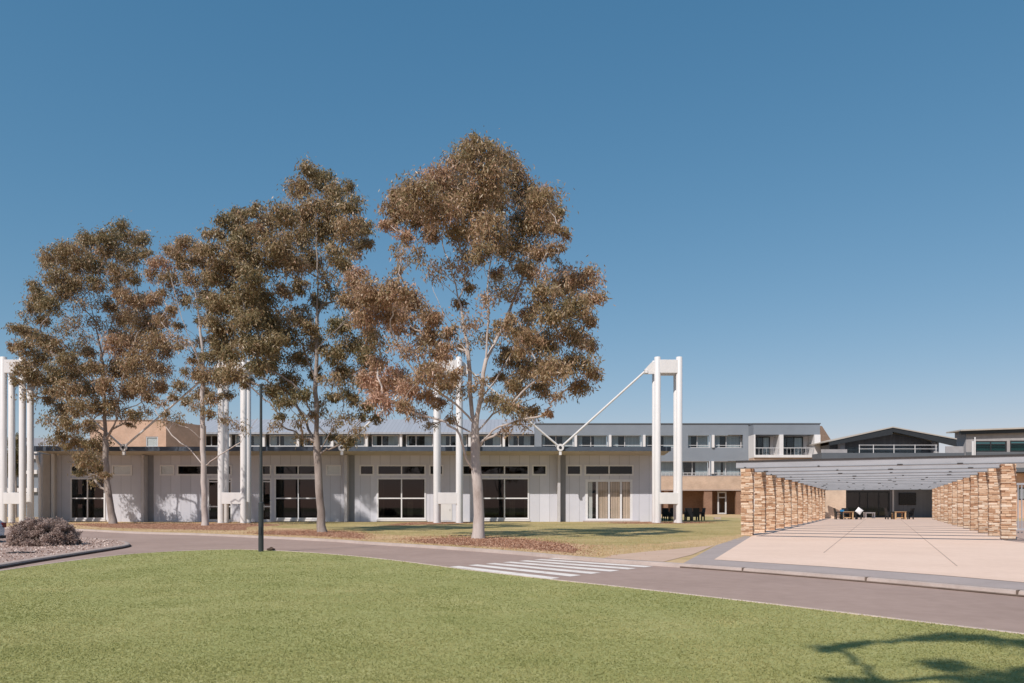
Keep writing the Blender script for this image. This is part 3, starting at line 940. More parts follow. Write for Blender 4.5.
for rows, zt, zb_, rail in ((row1, 434.8, 447.8, False), (row2, 461, 475.6, True)):
    for a, b in rows:
        xa, xb = PX(a, RB), PX(b, RB)
        w = window(rw, xa, xb, fy(zb_), fy(zt), RB + .9, [xa + (xb - xa) * .45], bar=.14, frame=alu, pane=pane_dark)
        k = random.random() * .8
        MB().box(xa + .2, xa + .5 + k, RB + 1.1, RB + 1.14, fy(zb_), fy(zt) - .1).build('curtain', white_curtain, w)
        MB().box(xb - 1.6 - k * 1.4, xb - .2, RB + 1.2, RB + 1.24, fy(zb_), fy(zt) - .1).build('curtain', white_curtain, w)
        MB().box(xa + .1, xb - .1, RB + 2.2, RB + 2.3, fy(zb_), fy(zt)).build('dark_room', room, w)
        if rail:
            rm = MB()
            z_ = fy(473)
            rm.box(xa, xb, RB - .05, RB + .01, z_ - .05, z_ + .05)
            for q in range(int((xb - xa) / .6) + 1):
                rm.box(xa + q * .6, xa + q * .6 + .05, RB - .04, RB, fy(475.9), z_ - .05)
            rm.build('railing', alu, rw)
        else:
            rm = MB()
            z_ = fy(445.2)
            rm.box(xa, xb, RB + .3, RB + .34, z_ - .04, z_ + .04)
            rm.build('railing', alu, rw)
for pxx in (575.6, 610, 644, 677.8, 712.9):
    MB().box(PX(pxx - 1.2, RB), PX(pxx + 1.2, RB), RB - .25, RB - .005, fy(447.6), fy(435)).build('fin', white, rw)
for pxx in (677.8, 712.4):
    MB().box(PX(pxx - 1.2, RB), PX(pxx + 1.2, RB), RB - .25, RB - .005, fy(473.8), fy(461.2)).build('fin', white, rw)

# right end of the block with white balconies
EB = 118.5
eb = thing('balcony_block', (PX(787, EB), EB, 0), 'end block with deep white balconies and glass railings above the pergola', 'building')
ey = lambda py: PZ(py, EB)
xa, xb = PX(753.5, EB), PX(820, EB)
MB().box(xa, xb, EB, EB + 12, ey(434.6), ey(424)).build('roof_parapet', blue_grey, eb)
MB().box(xa - .05, xb + .1, EB - .1, EB + 12.1, ey(424), ey(423.1)).build('parapet_cap', blue_dark, eb)
MB().box(xa, xb, EB + 2.4, EB + 12, -.1, ey(434.7)).build('back_wall', white, eb)
MB().box(xa, xb, EB - .3, EB + 2.4, ey(457.6), ey(455)).build('balcony_slab', white, eb)
MB().box(xa, xb, EB - .05, EB + 2.35, ey(466), ey(457.7)).build('lower_wall', tan_brick, eb)
for a, b in ((753.5, 755), (779, 783), (814, 820)):
    MB().box(PX(a, EB), PX(b, EB), EB - .2, EB + 2.3, ey(455), ey(434.7)).build('party_wall', white, eb)
for a, b in ((755, 779), (783, 814)):
    p, q = PX(a, EB), PX(b, EB)
    w = window(eb, p + .2, p + (q - p) * .82, ey(455), ey(435.6), EB + 2.2, [p + (q - p) * .28, p + (q - p) * .52], bar=.14, frame=dark_alu, pane=pane_dark, name='balcony_door')
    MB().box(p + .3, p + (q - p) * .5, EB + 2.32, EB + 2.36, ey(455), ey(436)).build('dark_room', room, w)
    MB().box(p + (q - p) * .52, p + (q - p) * .8, EB + 2.3, EB + 2.35, ey(455), ey(436)).build('curtain', white_curtain, w)
    rm = MB()
    rm.box(p, q, EB - .12, EB - .06, ey(448.3), ey(447.6))
    for k in range(int((q - p) / .55) + 1):
        rm.box(p + k * .55, p + k * .55 + .035, EB - .11, EB - .07, ey(455), ey(448.3))
    rm.build('railing', alu, eb)
    cm = MB()
    cx = q - 1.6
    cm.box(cx, cx + .7, EB + 1.0, EB + 1.6, ey(455) + .45, ey(455) + .52).box(cx + .62, cx + .7, EB + 1.0, EB + 1.6, ey(455) + .5, ey(455) + 1.0)
    for ax in (cx, cx + .64):
        cm.box(ax, ax + .05, EB + 1.02, EB + 1.07, ey(455), ey(455) + .45).box(ax, ax + .05, EB + 1.53, EB + 1.58, ey(455), ey(455) + .45)
    tag(cm.build('balcony_chair', dark_alu, origin=(cx, EB + 1.0, ey(455))), 'small dark chair on the %s white balcony' % ('narrower inner' if a == 755 else 'wider outer'), 'chair', 'balcony chairs')

# brown pitched roof glimpsed beside it
rf = thing('tiled_roof_house', (PX(824, 128), 128, 0), 'sliver of brown pitched roof between the balcony block and the gabled hall', 'building')
MB().prism_xz([(PX(806, 128), PZ(424.5, 128)), (PX(822, 128), PZ(426, 128)), (PX(835, 128), PZ(446, 128)), (PX(806, 128), PZ(446, 128))], 128, 136).build('roof', brown_tile, rf)
MB().box(PX(806, 128), PX(834, 128), 128.3, 135, -.1, PZ(446, 128)).build('wall', cream_brick, rf)

# ------------------------------------------------------------------ brick building at left
KB = 112.0
kb = thing('brick_building', (PX(140, KB), KB, 0), 'flat-roofed tan brick building with one pale window rising behind the left trees', 'building')
ky = lambda py: PZ(py, KB)
wm = MB()
wh = [(PX(146, KB), PX(158, KB), ky(447), ky(436.5))]
wall_cells(wm, PX(90, KB), PX(166, KB), -.1, ky(420.5), KB, KB + .3, wh)
wm.box(PX(90, KB), PX(166, KB), KB + .31, KB + 9, ky(421.5), ky(421))
wm.add([(PX(166, KB), KB, -.1), (PX(187, KB), KB + 7, -.1), (PX(187, KB), KB + 7, ky(421)), (PX(166, KB), KB, ky(420.5))], [(0, 1, 2, 3)])
wm.build('wall', pink_brick, kb)
MB().box(PX(89.5, KB), PX(166, KB), KB - .12, KB + .32, ky(420.45), ky(419.7)).build('coping', concrete, kb)
w = window(kb, PX(146, KB), PX(158, KB), ky(447), ky(436.5), KB + .1, [], bar=.14, frame=alu, pane=pane_clear)
MB().box(PX(146.5, KB), PX(157.5, KB), KB + .16, KB + .2, ky(447), ky(437)).build('pale_panel', white_curtain, w)

# banded building far left
LB = 96.0
lb = thing('banded_building', (PX(0, LB), LB, 0), 'grey building with white floor bands seen between the legs of the far left mast', 'building')
ly = lambda py: PZ(py, LB)
MB().box(PX(-160, LB), PX(38, LB), LB, LB + 10, -.1, ly(452)).build('wall', blue_grey, lb)
for a, b in ((455, 459), (470, 474), (488, 492), (452, 453.5)):
    MB().box(PX(-160, LB), PX(38.5, LB), LB - .35, LB - .005, ly(b), ly(a)).build('floor_band', white, lb)
for q in range(7):
    p0 = -150 + q * 27
    window(lb, PX(p0, LB), PX(p0 + 20, LB), ly(470), ly(459.5), LB - .1, [PX(p0 + 10, LB)], bar=.14, frame=dark_alu, pane=pane_dark)
    window(lb, PX(p0, LB), PX(p0 + 20, LB), ly(487), ly(474.5), LB - .1, [PX(p0 + 10, LB)], bar=.14, frame=dark_alu, pane=pane_dark)
MB().prism_xz([(PX(20, LB + 6), PZ(446, LB + 6)), (PX(64, LB + 6), PZ(446, LB + 6)), (PX(56, LB + 6), PZ(438, LB + 6)), (PX(24, LB + 6), PZ(438, LB + 6))], LB + 6, LB + 14).build('roof', metal_roof, lb)
MB().box(PX(22, LB + 6), PX(62, LB + 6), LB + 6.4, LB + 13, -.1, PZ(446, LB + 6)).build('rear_wall', blue_dark, lb)

# ------------------------------------------------------------------ gabled hall and flat building at right
GB = 112.0
gb = thing('gabled_hall', (PX(893, GB), GB, 0), 'dark hall with a low gable roof and white terrace railing above the pergola', 'building')
gy_ = lambda py: PZ(py, GB)
gx_ = lambda px: PX(px, GB)
MB().prism_xz([(gx_(838), -.1), (gx_(950), -.1), (gx_(950), gy_(441)), (gx_(893), gy_(430)), (gx_(838), gy_(442))], GB + 3, GB + 3.3).build('gable_wall', mid_boards, gb)
for a, b in ((gx_(838), gx_(838) + .3), (gx_(950) - .3, gx_(950))):
    MB().box(a, b, GB + 3.3, GB + 16, -.1, gy_(443)).build('side_wall', mid_boards, gb)
for (ax, az), (bx, bz) in (((830, 441.5), (893, 427.6)), ((893, 427.6), (957, 439.5))):
    MB().prism_xz([(gx_(ax), gy_(az)), (gx_(bx), gy_(bz)), (gx_(bx), gy_(bz) + .16), (gx_(ax), gy_(az) + .16)], GB, GB + 17).build('roof', soffit_paint, gb)
    MB().prism_xz([(gx_(ax), gy_(az) - .55), (gx_(bx), gy_(bz) - .95), (gx_(bx), gy_(bz) - .01), (gx_(ax), gy_(az) - .01)], GB + .1, GB + .4).build('barge_board', dark_alu, gb)
for a in (846, 941):
    MB().box(gx_(a - 2.5), gx_(a + 2.5), GB + 1.2, GB + 2, gy_(470), gy_(440)).build('column', concrete_wall, gb)
MB().box(gx_(820), gx_(962), GB - .6, GB + 3, gy_(462), gy_(453.2)).build('terrace_wall', blue_dark, gb)
MB().box(gx_(856), gx_(933), GB + 2.9, GB + 2.98, gy_(453), gy_(446)).build('window_band', pane_dark, gb)
rm = MB()
for z_ in (445.2, 449):
    rm.box(gx_(858), gx_(936), GB - .3, GB - .24, gy_(z_) - .03, gy_(z_) + .03)
for a in (858.5, 872.5, 893, 914, 935):
    rm.box(gx_(a) - .04, gx_(a) + .04, GB - .31, GB - .23, gy_(453.2), gy_(444.8))
rm.build('railing', white, gb)
MB().box(gx_(820), gx_(846), GB - .4, GB - .3, gy_(453), gy_(449.5)).build('solid_balustrade', concrete_wall, gb)
MB().box(gx_(944), gx_(962), GB - .4, GB - .3, gy_(453), gy_(446.5)).build('solid_balustrade', concrete_wall, gb)

FB = 118.0
fb = thing('flat_roofed_building', (PX(1010, FB), FB, 0), 'grey flat-roofed building with teal window band at the far right', 'building')
by_ = lambda py: PZ(py, FB)
bx_ = lambda px: PX(px, FB)
wh = [(bx_(975), bx_(1007), by_(452), by_(441)), (bx_(1010), bx_(1050), by_(452), by_(440.5))]
wm = MB()
wall_cells(wm, bx_(966), bx_(1120), -.1, by_(431), FB, FB + .3, wh)
wm.box(bx_(966), bx_(966) + .3, FB + .31, FB + 3, -.1, by_(431))
wm.build('wall', concrete_wall, fb)
MB().prism_xz([(bx_(957), by_(431.5)), (bx_(1120), by_(426)), (bx_(1120), by_(424.3)), (bx_(957), by_(430.2))], FB - 1, FB + 3).build('roof', soffit_paint, fb)
MB().prism_xz([(bx_(958), by_(434.6)), (bx_(1120), by_(430.5)), (bx_(1120), by_(426.15)), (bx_(958), by_(431.6))], FB - .6, FB - .2).build('fascia', dark_alu, fb)
for h in wh:
    w = window(fb, h[0], h[1], h[2], h[3], FB + .1, [h[0] + (h[1] - h[0]) * .5], [h[2] + (h[3] - h[2]) * .72], bar=.2, frame=dark_alu, pane=teal_pane)
    MB().box(h[0], h[1], FB + .5, FB + .55, h[2], h[2] + (h[3] - h[2]) * .7).build('curtain', white_curtain, w)
MB().box(bx_(966), bx_(1120), FB - .1, FB - .003, by_(456), by_(452.2)).build('sill_band', blue_dark, fb)
vt = MB()
vt.tube([(bx_(967), FB - 1.5, by_(456)), (bx_(967), FB - 1.5, by_(442))], .16, 12).tube([(bx_(969.5), FB - 1.4, by_(456)), (bx_(969.5), FB - 1.4, by_(438))], .1, 10)
tag(vt.build('vent_pipe', white, origin=(bx_(968), FB - 1.5, by_(456)), smooth=True), 'pair of white vent pipes in front of the flat-roofed building', 'vent pipe')

# ------------------------------------------------------------------ building closing the terrace
CB = 92.0
cb = thing('terrace_house', (PX(880, CB), CB, 0), 'single storey building with wide dark glass doors at the end of the terrace', 'building')
cy_ = lambda py: PZ(py, CB)
cx_ = lambda px: PX(px, CB)
MB().box(PX(812, 87), PX(846, 87), 87, 87.4, -.1, PZ(474, 87)).build('brick_wall', cream_brick, cb)
MB().box(PX(845, 87) - .3, PX(845, 87), 87.41, CB, -.1, PZ(474, 87)).build('brick_return', red_brick, cb)
wm = MB()
wall_cells(wm, cx_(840), cx_(1000), -.1, cy_(474), CB, CB + .3, [(cx_(845.5), cx_(890), .05, cy_(491))])
wm.build('board_wall', mid_boards, cb)
op = window(cb, cx_(845.5), cx_(890), .05, cy_(491), CB + .1, [cx_(860), cx_(868), cx_(879)], bar=.16, frame=dark_alu, pane=pane_dark, name='glass_door')
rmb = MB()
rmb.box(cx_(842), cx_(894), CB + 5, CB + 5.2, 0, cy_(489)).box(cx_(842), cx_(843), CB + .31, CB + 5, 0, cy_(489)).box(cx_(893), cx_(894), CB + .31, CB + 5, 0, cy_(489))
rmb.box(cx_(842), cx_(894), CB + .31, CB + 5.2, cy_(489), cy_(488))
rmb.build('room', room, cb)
MB().box(cx_(800), cx_(1130), 86.2, CB + 9, cy_(474) + .0, cy_(470)).build('roof', blue_dark, cb)
SW = CB - 4
sx_ = lambda px: PX(px, SW)
sh_ = [(sx_(1018.5), sx_(1034), PZ(500, SW), PZ(487.5, SW)), (sx_(1060), sx_(1085), PZ(500, SW), PZ(487.5, SW))]
wm = MB()
wall_cells(wm, sx_(1007), sx_(1130), -.1, PZ(473.3, SW), SW, SW + .3, sh_)
wm.build('side_wall', pink_brick, cb)
for h in sh_:
    window(cb, h[0], h[1], h[2], h[3], SW + .1, [(h[0] + h[1]) / 2], bar=.14, frame=dark_alu, pane=pane_dark)
MB().box(cx_(892), cx_(893.5), CB - .12, CB - .005, .05, cy_(490)).build('downpipe', alu, cb)
tv = thing('television', (cx_(898), CB - .15, cy_(505)), 'large black screen hanging on the dark board wall at the end of the terrace', 'television')
MB().box(cx_(898.5), cx_(915.5), CB - .16, CB - .06, cy_(505), cy_(493)).build('casing', black_plastic, tv, bevel=.02)
MB().box(cx_(899), cx_(915), CB - .172, CB - .163, cy_(504.5), cy_(493.5)).build('screen', screen_m, tv)
MB().box(cx_(905), cx_(909), CB - .058, CB - .004, cy_(501), cy_(497)).build('bracket', dark_alu, tv)

# ------------------------------------------------------------------ stone piers and pergola
PW, PD, PH, SP = 0.56, 0.50, 3.17, 4.3


def pier_mesh(seed):
    r = random.Random(seed)
    m = MB()
    z = -.05
    while z < PH - .02:
        h = min(r.choice([.045, .055, .07, .085, .11]), PH - z)
        if PH - z - h < .05:
            h = PH - z
        # a course of two or three stones along each long side
        cuts = sorted([0] + [r.uniform(.25, .75) * PW] + [PW])
        if r.random() < .35:
            cuts = sorted([0, PW * r.uniform(.2, .4), PW * r.uniform(.6, .8), PW])
        for a, b in zip(cuts[:-1], cuts[1:]):
            j = lambda: r.uniform(-.034, .014)
            ea = j() if a == 0 else .003
            eb_ = j() if b == PW else .003
            m.box(a - (ea if a == 0 else -.004), b + (eb_ if b == PW else -.004), -j() * 1.0 - .005, PD + j(), z + .006, z + h - .006, r.random())
        z += h
    m.box(.03, PW - .03, .03, PD - .03, -.05, PH - .03, 0.02)
    return m


meshes = []
ORD = ['first', 'second', 'third', 'fourth', 'fifth', 'sixth', 'seventh', 'eighth', 'ninth', 'tenth', 'eleventh', 'twelfth', 'thirteenth']
for side, l0, txt in (('l', -PW, 'row beside the lawn and brick spandrel block'), ('r', TW, 'row on the gravel bed side')):
    for k in range(13):
        p = T(k * SP, l0)
        lab = '%s stacked stone pier counted from the road, %s' % (ORD[k], txt)
        if len(meshes) < 4:
            o = pier_mesh(20 + len(meshes)).build('stone_pier', stone, tones=True)
            meshes.append(o.data)
        else:
            o = bpy.data.objects.new('stone_pier', meshes[(k * 3 + (side == 'r')) % 4])
            COL.objects.link(o)
        o.location = (p.x, p.y, 0)
        o.rotation_euler = (0, 0, -TA)
        tag(o, lab, 'pier', 'stone piers along the terrace')

pg = thing('pergola', T(20, TW / 2), 'long grey slatted pergola of crosswise beams over the terrace, resting on the stone piers', 'pergola')
BZ0, BZ1 = 3.03, 3.29
NBM = 14
for k in range(NBM):
    s = -3.8 + SP * k
    MB().frame_box(T, s, s + .62, -.16, TW + .5, BZ0, BZ1, .5).build('cross_beam', beam_paint, pg)
    MB().frame_box(T, s - .025, s - .002, -.14, TW + .48, BZ0 - .012, BZ0 + .02).build('gap_shadow', gap_shadow_paint, pg)  # dark line painted for the gap and shadow below the beam
    for q in range(4):
        lq = .5 + q * 2.5 + random.uniform(-.4, 1.4)
        MB().frame_box(T, s - .05, s - .028, lq, lq + random.choice((.08, .12, .2)), BZ0 + .0, BZ0 + .045).build('clip', steel_dark, pg)
for l in (-.20, TW + .28):
    MB().frame_box(T, .06, -3.8 + SP * (NBM - 1) + .55, l, l + .17, 3.174, 3.275).build('edge_beam', beam_paint, pg)
for l in (-.10, TW + .42):
    MB().frame_box(T, -3.75, .05, l, l + .05, 3.18, 3.27).build('end_bracket', beam_paint, pg)
MB().frame_box(T, -3.84, -3.55, -.17, TW + .6, BZ1 + .003, BZ1 + .065).build('front_cap', steel_dark, pg)

# ------------------------------------------------------------------ terrace furniture
def make_table(label):
    t = thing('dining_table', (0, 0, 0), label, 'table', 'timber tables on the terrace')
    m = MB()
    for i in range(5):
        m.box(-.62, .62, -.4 + i * .162, -.4 + i * .162 + .15, .74, .78)
    m.build('tabletop', wood_pale, t)
    MB().box(-.5, .5, -.34, -.3, .64, .735).box(-.5, .5, .3, .34, .64, .735).box(-.54, -.5, -.34, .34, .64, .735).box(.5, .54, -.34, .34, .64, .735).build('apron', wood_dark, t)
    for x in (-.56, .44):
        for y in (-.36, .26):
            MB().box(x, x + .12, y, y + .1, 0, .738).build('leg', wood_pale, t)
    MB().box(-.44, .44, -.05, .05, .12, .2).build('stretcher', wood_pale, t)
    return t


def make_chair(label, name='outdoor_chair', grp='dark chairs round the terrace tables'):
    t = thing(name, (0, 0, 0), label, 'chair', grp)
    MB().box(-.25, .25, -.24, .25, .42, .46).build('seat', black_plastic, t, bevel=.01)
    m = MB()
    m.add([(-.25, .20, .3), (.25, .20, .3), (.25, .32, .98), (-.25, .32, .98), (-.25, .25, .3), (.25, .25, .3), (.25, .37, .98), (-.25, .37, .98)],
          [(0, 1, 2, 3), (4, 5, 6, 7), (0, 1, 5, 4), (1, 2, 6, 5), (2, 3, 7, 6), (3, 0, 4, 7)])
    m.build('backrest', black_plastic, t)
    for x in (-.28, .22):
        MB().box(x, x + .06, -.24, -.16, 0, .58).build('leg', black_plastic, t)
        MB().box(x, x + .06, .20, .28, 0, .58).build('leg', black_plastic, t)
        MB().box(x - .01, x + .07, -.25, .25, .58, .68).build('armrest', black_plastic, t)
    return t


TY = 80.0
ta = make_table('timber table near the cream brick wall, with a blue and a white cushion beside it')
ta.location = (PX(846.5, TY), TY, .012)
copy_thing(ta, (PX(898.8, TY), TY, .012), .05, label='timber table in front of the wall with the black screen')
ch = make_chair('dark chair left of the cushioned table, with a blue cushion on it')
ch.location = (PX(839, TY), TY, .012)
ch.rotation_euler = (0, 0, R(80))
ch.scale = (1.3, 1.3, 1.15)
copy_thing(ch, (PX(855.8, TY), TY - .1, .012), R(-80), label='dark chair right of the cushioned table, with a white cushion')
copy_thing(ch, (PX(851, TY), TY + 1.0, .012), R(5), label='dark chair on the far side of the cushioned table')
copy_thing(ch, (PX(890.5, TY), TY + .1, .012), R(85), label='dark chair left of the table below the black screen')
copy_thing(ch, (PX(908.3, TY), TY, .012), R(-85), label='dark chair right of the table below the black screen')


def cushion(name, c, size, mat, rot, label):
    m = MB()
    n = 8
    vs, fs = [], []
    for side in (-1, 1):
        for i in range(n + 1):
            for j in range(n + 1):
                u, v = i / n * 2 - 1, j / n * 2 - 1
                b = (1 - u * u) * (1 - v * v)
                vs.append((u * size * (1 - .06 * (1 - v * v)), side * .11 * b ** .5, v * size * (1 - .06 * (1 - u * u))))
    for s in range(2):
        o = s * (n + 1) ** 2
        for i in range(n):
            for j in range(n):
                a = o + i * (n + 1) + j
                fs.append((a, a + 1, a + n + 2, a + n + 1))
    M = Matrix.Translation(c) @ Matrix.Rotation(rot[2], 4, 'Z') @ Matrix.Rotation(rot[1], 4, 'Y') @ Matrix.Rotation(rot[0], 4, 'X')
    m.add([M @ Vector(q) for q in vs], fs)
    return tag(m.build(name, mat, origin=c, smooth=True), label, 'cushion')


cushion('cushion', (PX(841.8, TY), TY - .12, .76), .24, blue_fabric, (R(-12), 0, R(10)), 'plump blue cushion propped on the chair left of the timber table')
cushion('cushion', (PX(857, TY), TY - .5, .86), .30, white_fabric, (R(-15), R(38), R(-15)), 'white cushion tipped on its corner against the chair right of the table')
lt_ = thing('low_table', (PX(869, 86), 86, 0.012), 'low pale framed bench table in front of the dark glass doors', 'table')
q0, q1 = PX(864.5, 86), PX(874, 86)
MB().box(q0, q1, 85.7, 86.3, .55, .66).build('tabletop', white, lt_)
for x in (q0, q1 - .1):
    MB().box(x, x + .1, 85.72, 85.82, .012, .55).build('leg', white, lt_)
    MB().box(x, x + .1, 86.18, 86.28, .012, .55).build('leg', white, lt_)

# steel gate beside the first pier of the right row
gq = T(9.0, TW + 1.55)
gt = thing('steel_gate', (gq.x, gq.y, 0), 'grey steel gate panel standing beside the stone piers at the right edge', 'gate')
gh = PZ(481, gq.y)
for dx_ in (0, 2.6):
    MB().box(gq.x + dx_ - .08, gq.x + dx_ + .08, gq.y - .06, gq.y + .06, -.05, gh).build('post', grey_steel, gt)
MB().box(gq.x + .085, gq.x + 2.515, gq.y - .03, gq.y + .03, gh - .2, gh - .1).build('rail', grey_steel, gt)
MB().box(gq.x + .085, gq.x + 2.515, gq.y - .03, gq.y + .03, .15, .25).build('rail', grey_steel, gt)
for k in range(12):
    MB().box(gq.x + .25 + k * .19, gq.x + .29 + k * .19, gq.y - .02, gq.y + .02, .25, gh - .2).build('bar', grey_steel, gt)

# dark outdoor setting beside the right mast
DY = 74.0
dt = thing('outdoor_table', (PX(691, DY), DY, 0), 'black outdoor table on the grass just right of the sunlit mast', 'table')
MB().box(PX(685, DY), PX(698, DY), DY - .4, DY + .4, .78, .84).build('tabletop', black_plastic, dt)
for x in (PX(685.5, DY), PX(697, DY)):
    for y in (DY - .36, DY + .3):
        MB().box(x, x + .07, y, y + .07, 0, .78).build('leg', black_plastic, dt)
grp = 'black chairs behind the right mast'
oc = make_chair('black chair drawn up in front of the outdoor table right of the mast', 'garden_chair', grp)
oc.location = (PX(688, DY - 1), DY - 1.1, 0)
oc.rotation_euler = (0, 0, R(175))
oc.scale = (1.2, 1.2, 1.2)
copy_thing(oc, (PX(694.5, DY - 1), DY - 1.0, 0), R(190), label='black chair in front of the right half of the outdoor table by the mast')
copy_thing(oc, (PX(689, DY + 1), DY + 1.0, 0), R(0), label='black chair behind the outdoor table by the mast')
copy_thing(oc, (PX(700, DY), DY, 0), R(-80), label='black chair at the right end of the outdoor table by the mast')
copy_thing(oc, (PX(666, DY), DY - .3, 0), R(150), label='left of two black chairs seen between the sunlit mast legs')
copy_thing(oc, (PX(671, DY), DY + .2, 0), R(200), label='right of two black chairs seen between the sunlit mast legs')
pl = MB().box(PX(714, 80), PX(720, 80), 79.6, 80.2, 0, .22)
tag(pl.build('service_pit', concrete, origin=(PX(717, 80), 80, 0), bevel=.02), 'low concrete pit cover in the dry grass right of the outdoor table', 'pit cover')

# ------------------------------------------------------------------ lamp post, stone, drain
lp = G(261, 551.5, LAWN_Z)
lamp = thing('lamp_post', lp, 'slim dark lamp post standing on the lawn edge', 'lamp post')
hz = PZ(388, lp.y)
MB().tube([(lp.x, lp.y, LAWN_Z - .1), (lp.x, lp.y, PZ(503, lp.y)), (lp.x, lp.y, PZ(502, lp.y))], [.085, .082, .05], 16).build('base_sleeve', lamp_paint, lamp, smooth=True)
MB().tube([(lp.x, lp.y, PZ(502.5, lp.y)), (lp.x, lp.y, hz)], [.052, .04], 14).build('pole', lamp_paint, lamp, smooth=True)
MB().tube([(lp.x, lp.y, hz), (lp.x, lp.y, hz + .05), (lp.x, lp.y, hz + .12), (lp.x, lp.y, hz + .14)], [.045, .06, .06, .01], 16).build('lamp_head', lamp_paint, lamp, smooth=True)
MB().box(lp.x - .03, lp.x + .03, lp.y - .1, lp.y - .08, .5, .75).build('access_door', dark_alu, lamp)


def rock(c, r, label, name='stone', mat=stone_dark):
    bm = bmesh.new()
    bmesh.ops.create_icosphere(bm, subdivisions=3, radius=1)
    for v in bm.verts:
        k = 1 + .18 * math.sin(v.co.x * 4 + 1) * math.cos(v.co.y * 5) + .1 * math.sin(v.co.z * 7)
        v.co = Vector((v.co.x * r[0] * k, v.co.y * r[1] * k, v.co.z * r[2] * k))
    me = bpy.data.meshes.new(name)
    bm.to_mesh(me)
    bm.free()
    me.materials.append(mat)
    o = bpy.data.objects.new(name, me)
    COL.objects.link(o)
    o.location = c
    return tag(o, label, 'stone')


s_ = G(271, 550.5, LAWN_Z)
rock((s_.x, s_.y, LAWN_Z + .03), (.13, .09, .075), 'small dark brown stone lying beside the lamp post foot')
dr = G(22, 553, 0)
tag(MB().box(dr.x - .32, dr.x + .32, dr.y - .25, dr.y + .25, .005, .03).build('drain_grate', iron, origin=(dr.x, dr.y, 0)), 'dark drain grate in the pebble bed below the shrub', 'drain')

# ------------------------------------------------------------------ foliage
def leaf_cloud(centers, radii, hues, dens, L, W, seed, squash=.78, nsub=15, droop=.85, sub=.40, weights=None):
    r = np.random.default_rng(seed)
    vs, ts, subs = [], [], []
    for c, rad, hue, wt in zip(centers, radii, hues, weights if weights is not None else [1.0] * len(hues)):
        c = np.array(c)
        k = max(4, int(nsub * (rad / .75) ** 1.2))
        d = r.normal(size=(k, 3))
        d /= np.linalg.norm(d, axis=1)[:, None]
        d *= (r.uniform(.25, 1.0, k) ** .6)[:, None] * rad * .82
        d[:, 2] *= squash
        sc = c + d
        srad = rad * sub * r.uniform(.6, 1.3, k)
        stone_ = r.normal(0, .07, k)
        subs.append(sc)
        n = int(dens * wt * rad * rad)
        idx = r.integers(0, k, n)
        off = r.normal(size=(n, 3)) * (srad[idx] * .62 * np.where(r.random(n) < .12, 1.4, 1.0))[:, None]
        off[:, 2] = off[:, 2] * .8 - np.abs(r.normal(0, .25, n)) * srad[idx]
        p = sc[idx] + off
        dr_ = r.normal(size=(n, 3)) * .62
        dr_[:, 2] -= droop
        dr_ /= np.linalg.norm(dr_, axis=1)[:, None]
        sd = np.cross(dr_, r.normal(size=(n, 3)))
        sd /= np.linalg.norm(sd, axis=1)[:, None]
        ll = L * r.uniform(.65, 1.3, n)[:, None]
        ww = W * r.uniform(.7, 1.3, n)[:, None]
        q = np.empty((n, 4, 3))
        q[:, 0] = p
        q[:, 1] = p + dr_ * ll * .45 + sd * ww * .5
        q[:, 2] = p + dr_ * ll
        q[:, 3] = p + dr_ * ll * .45 - sd * ww * .5
        vs.append(q.reshape(-1, 3))
        ts.append(hue + stone_[idx] + r.normal(0, .13, n))
    return np.concatenate(vs), np.concatenate(ts), subs


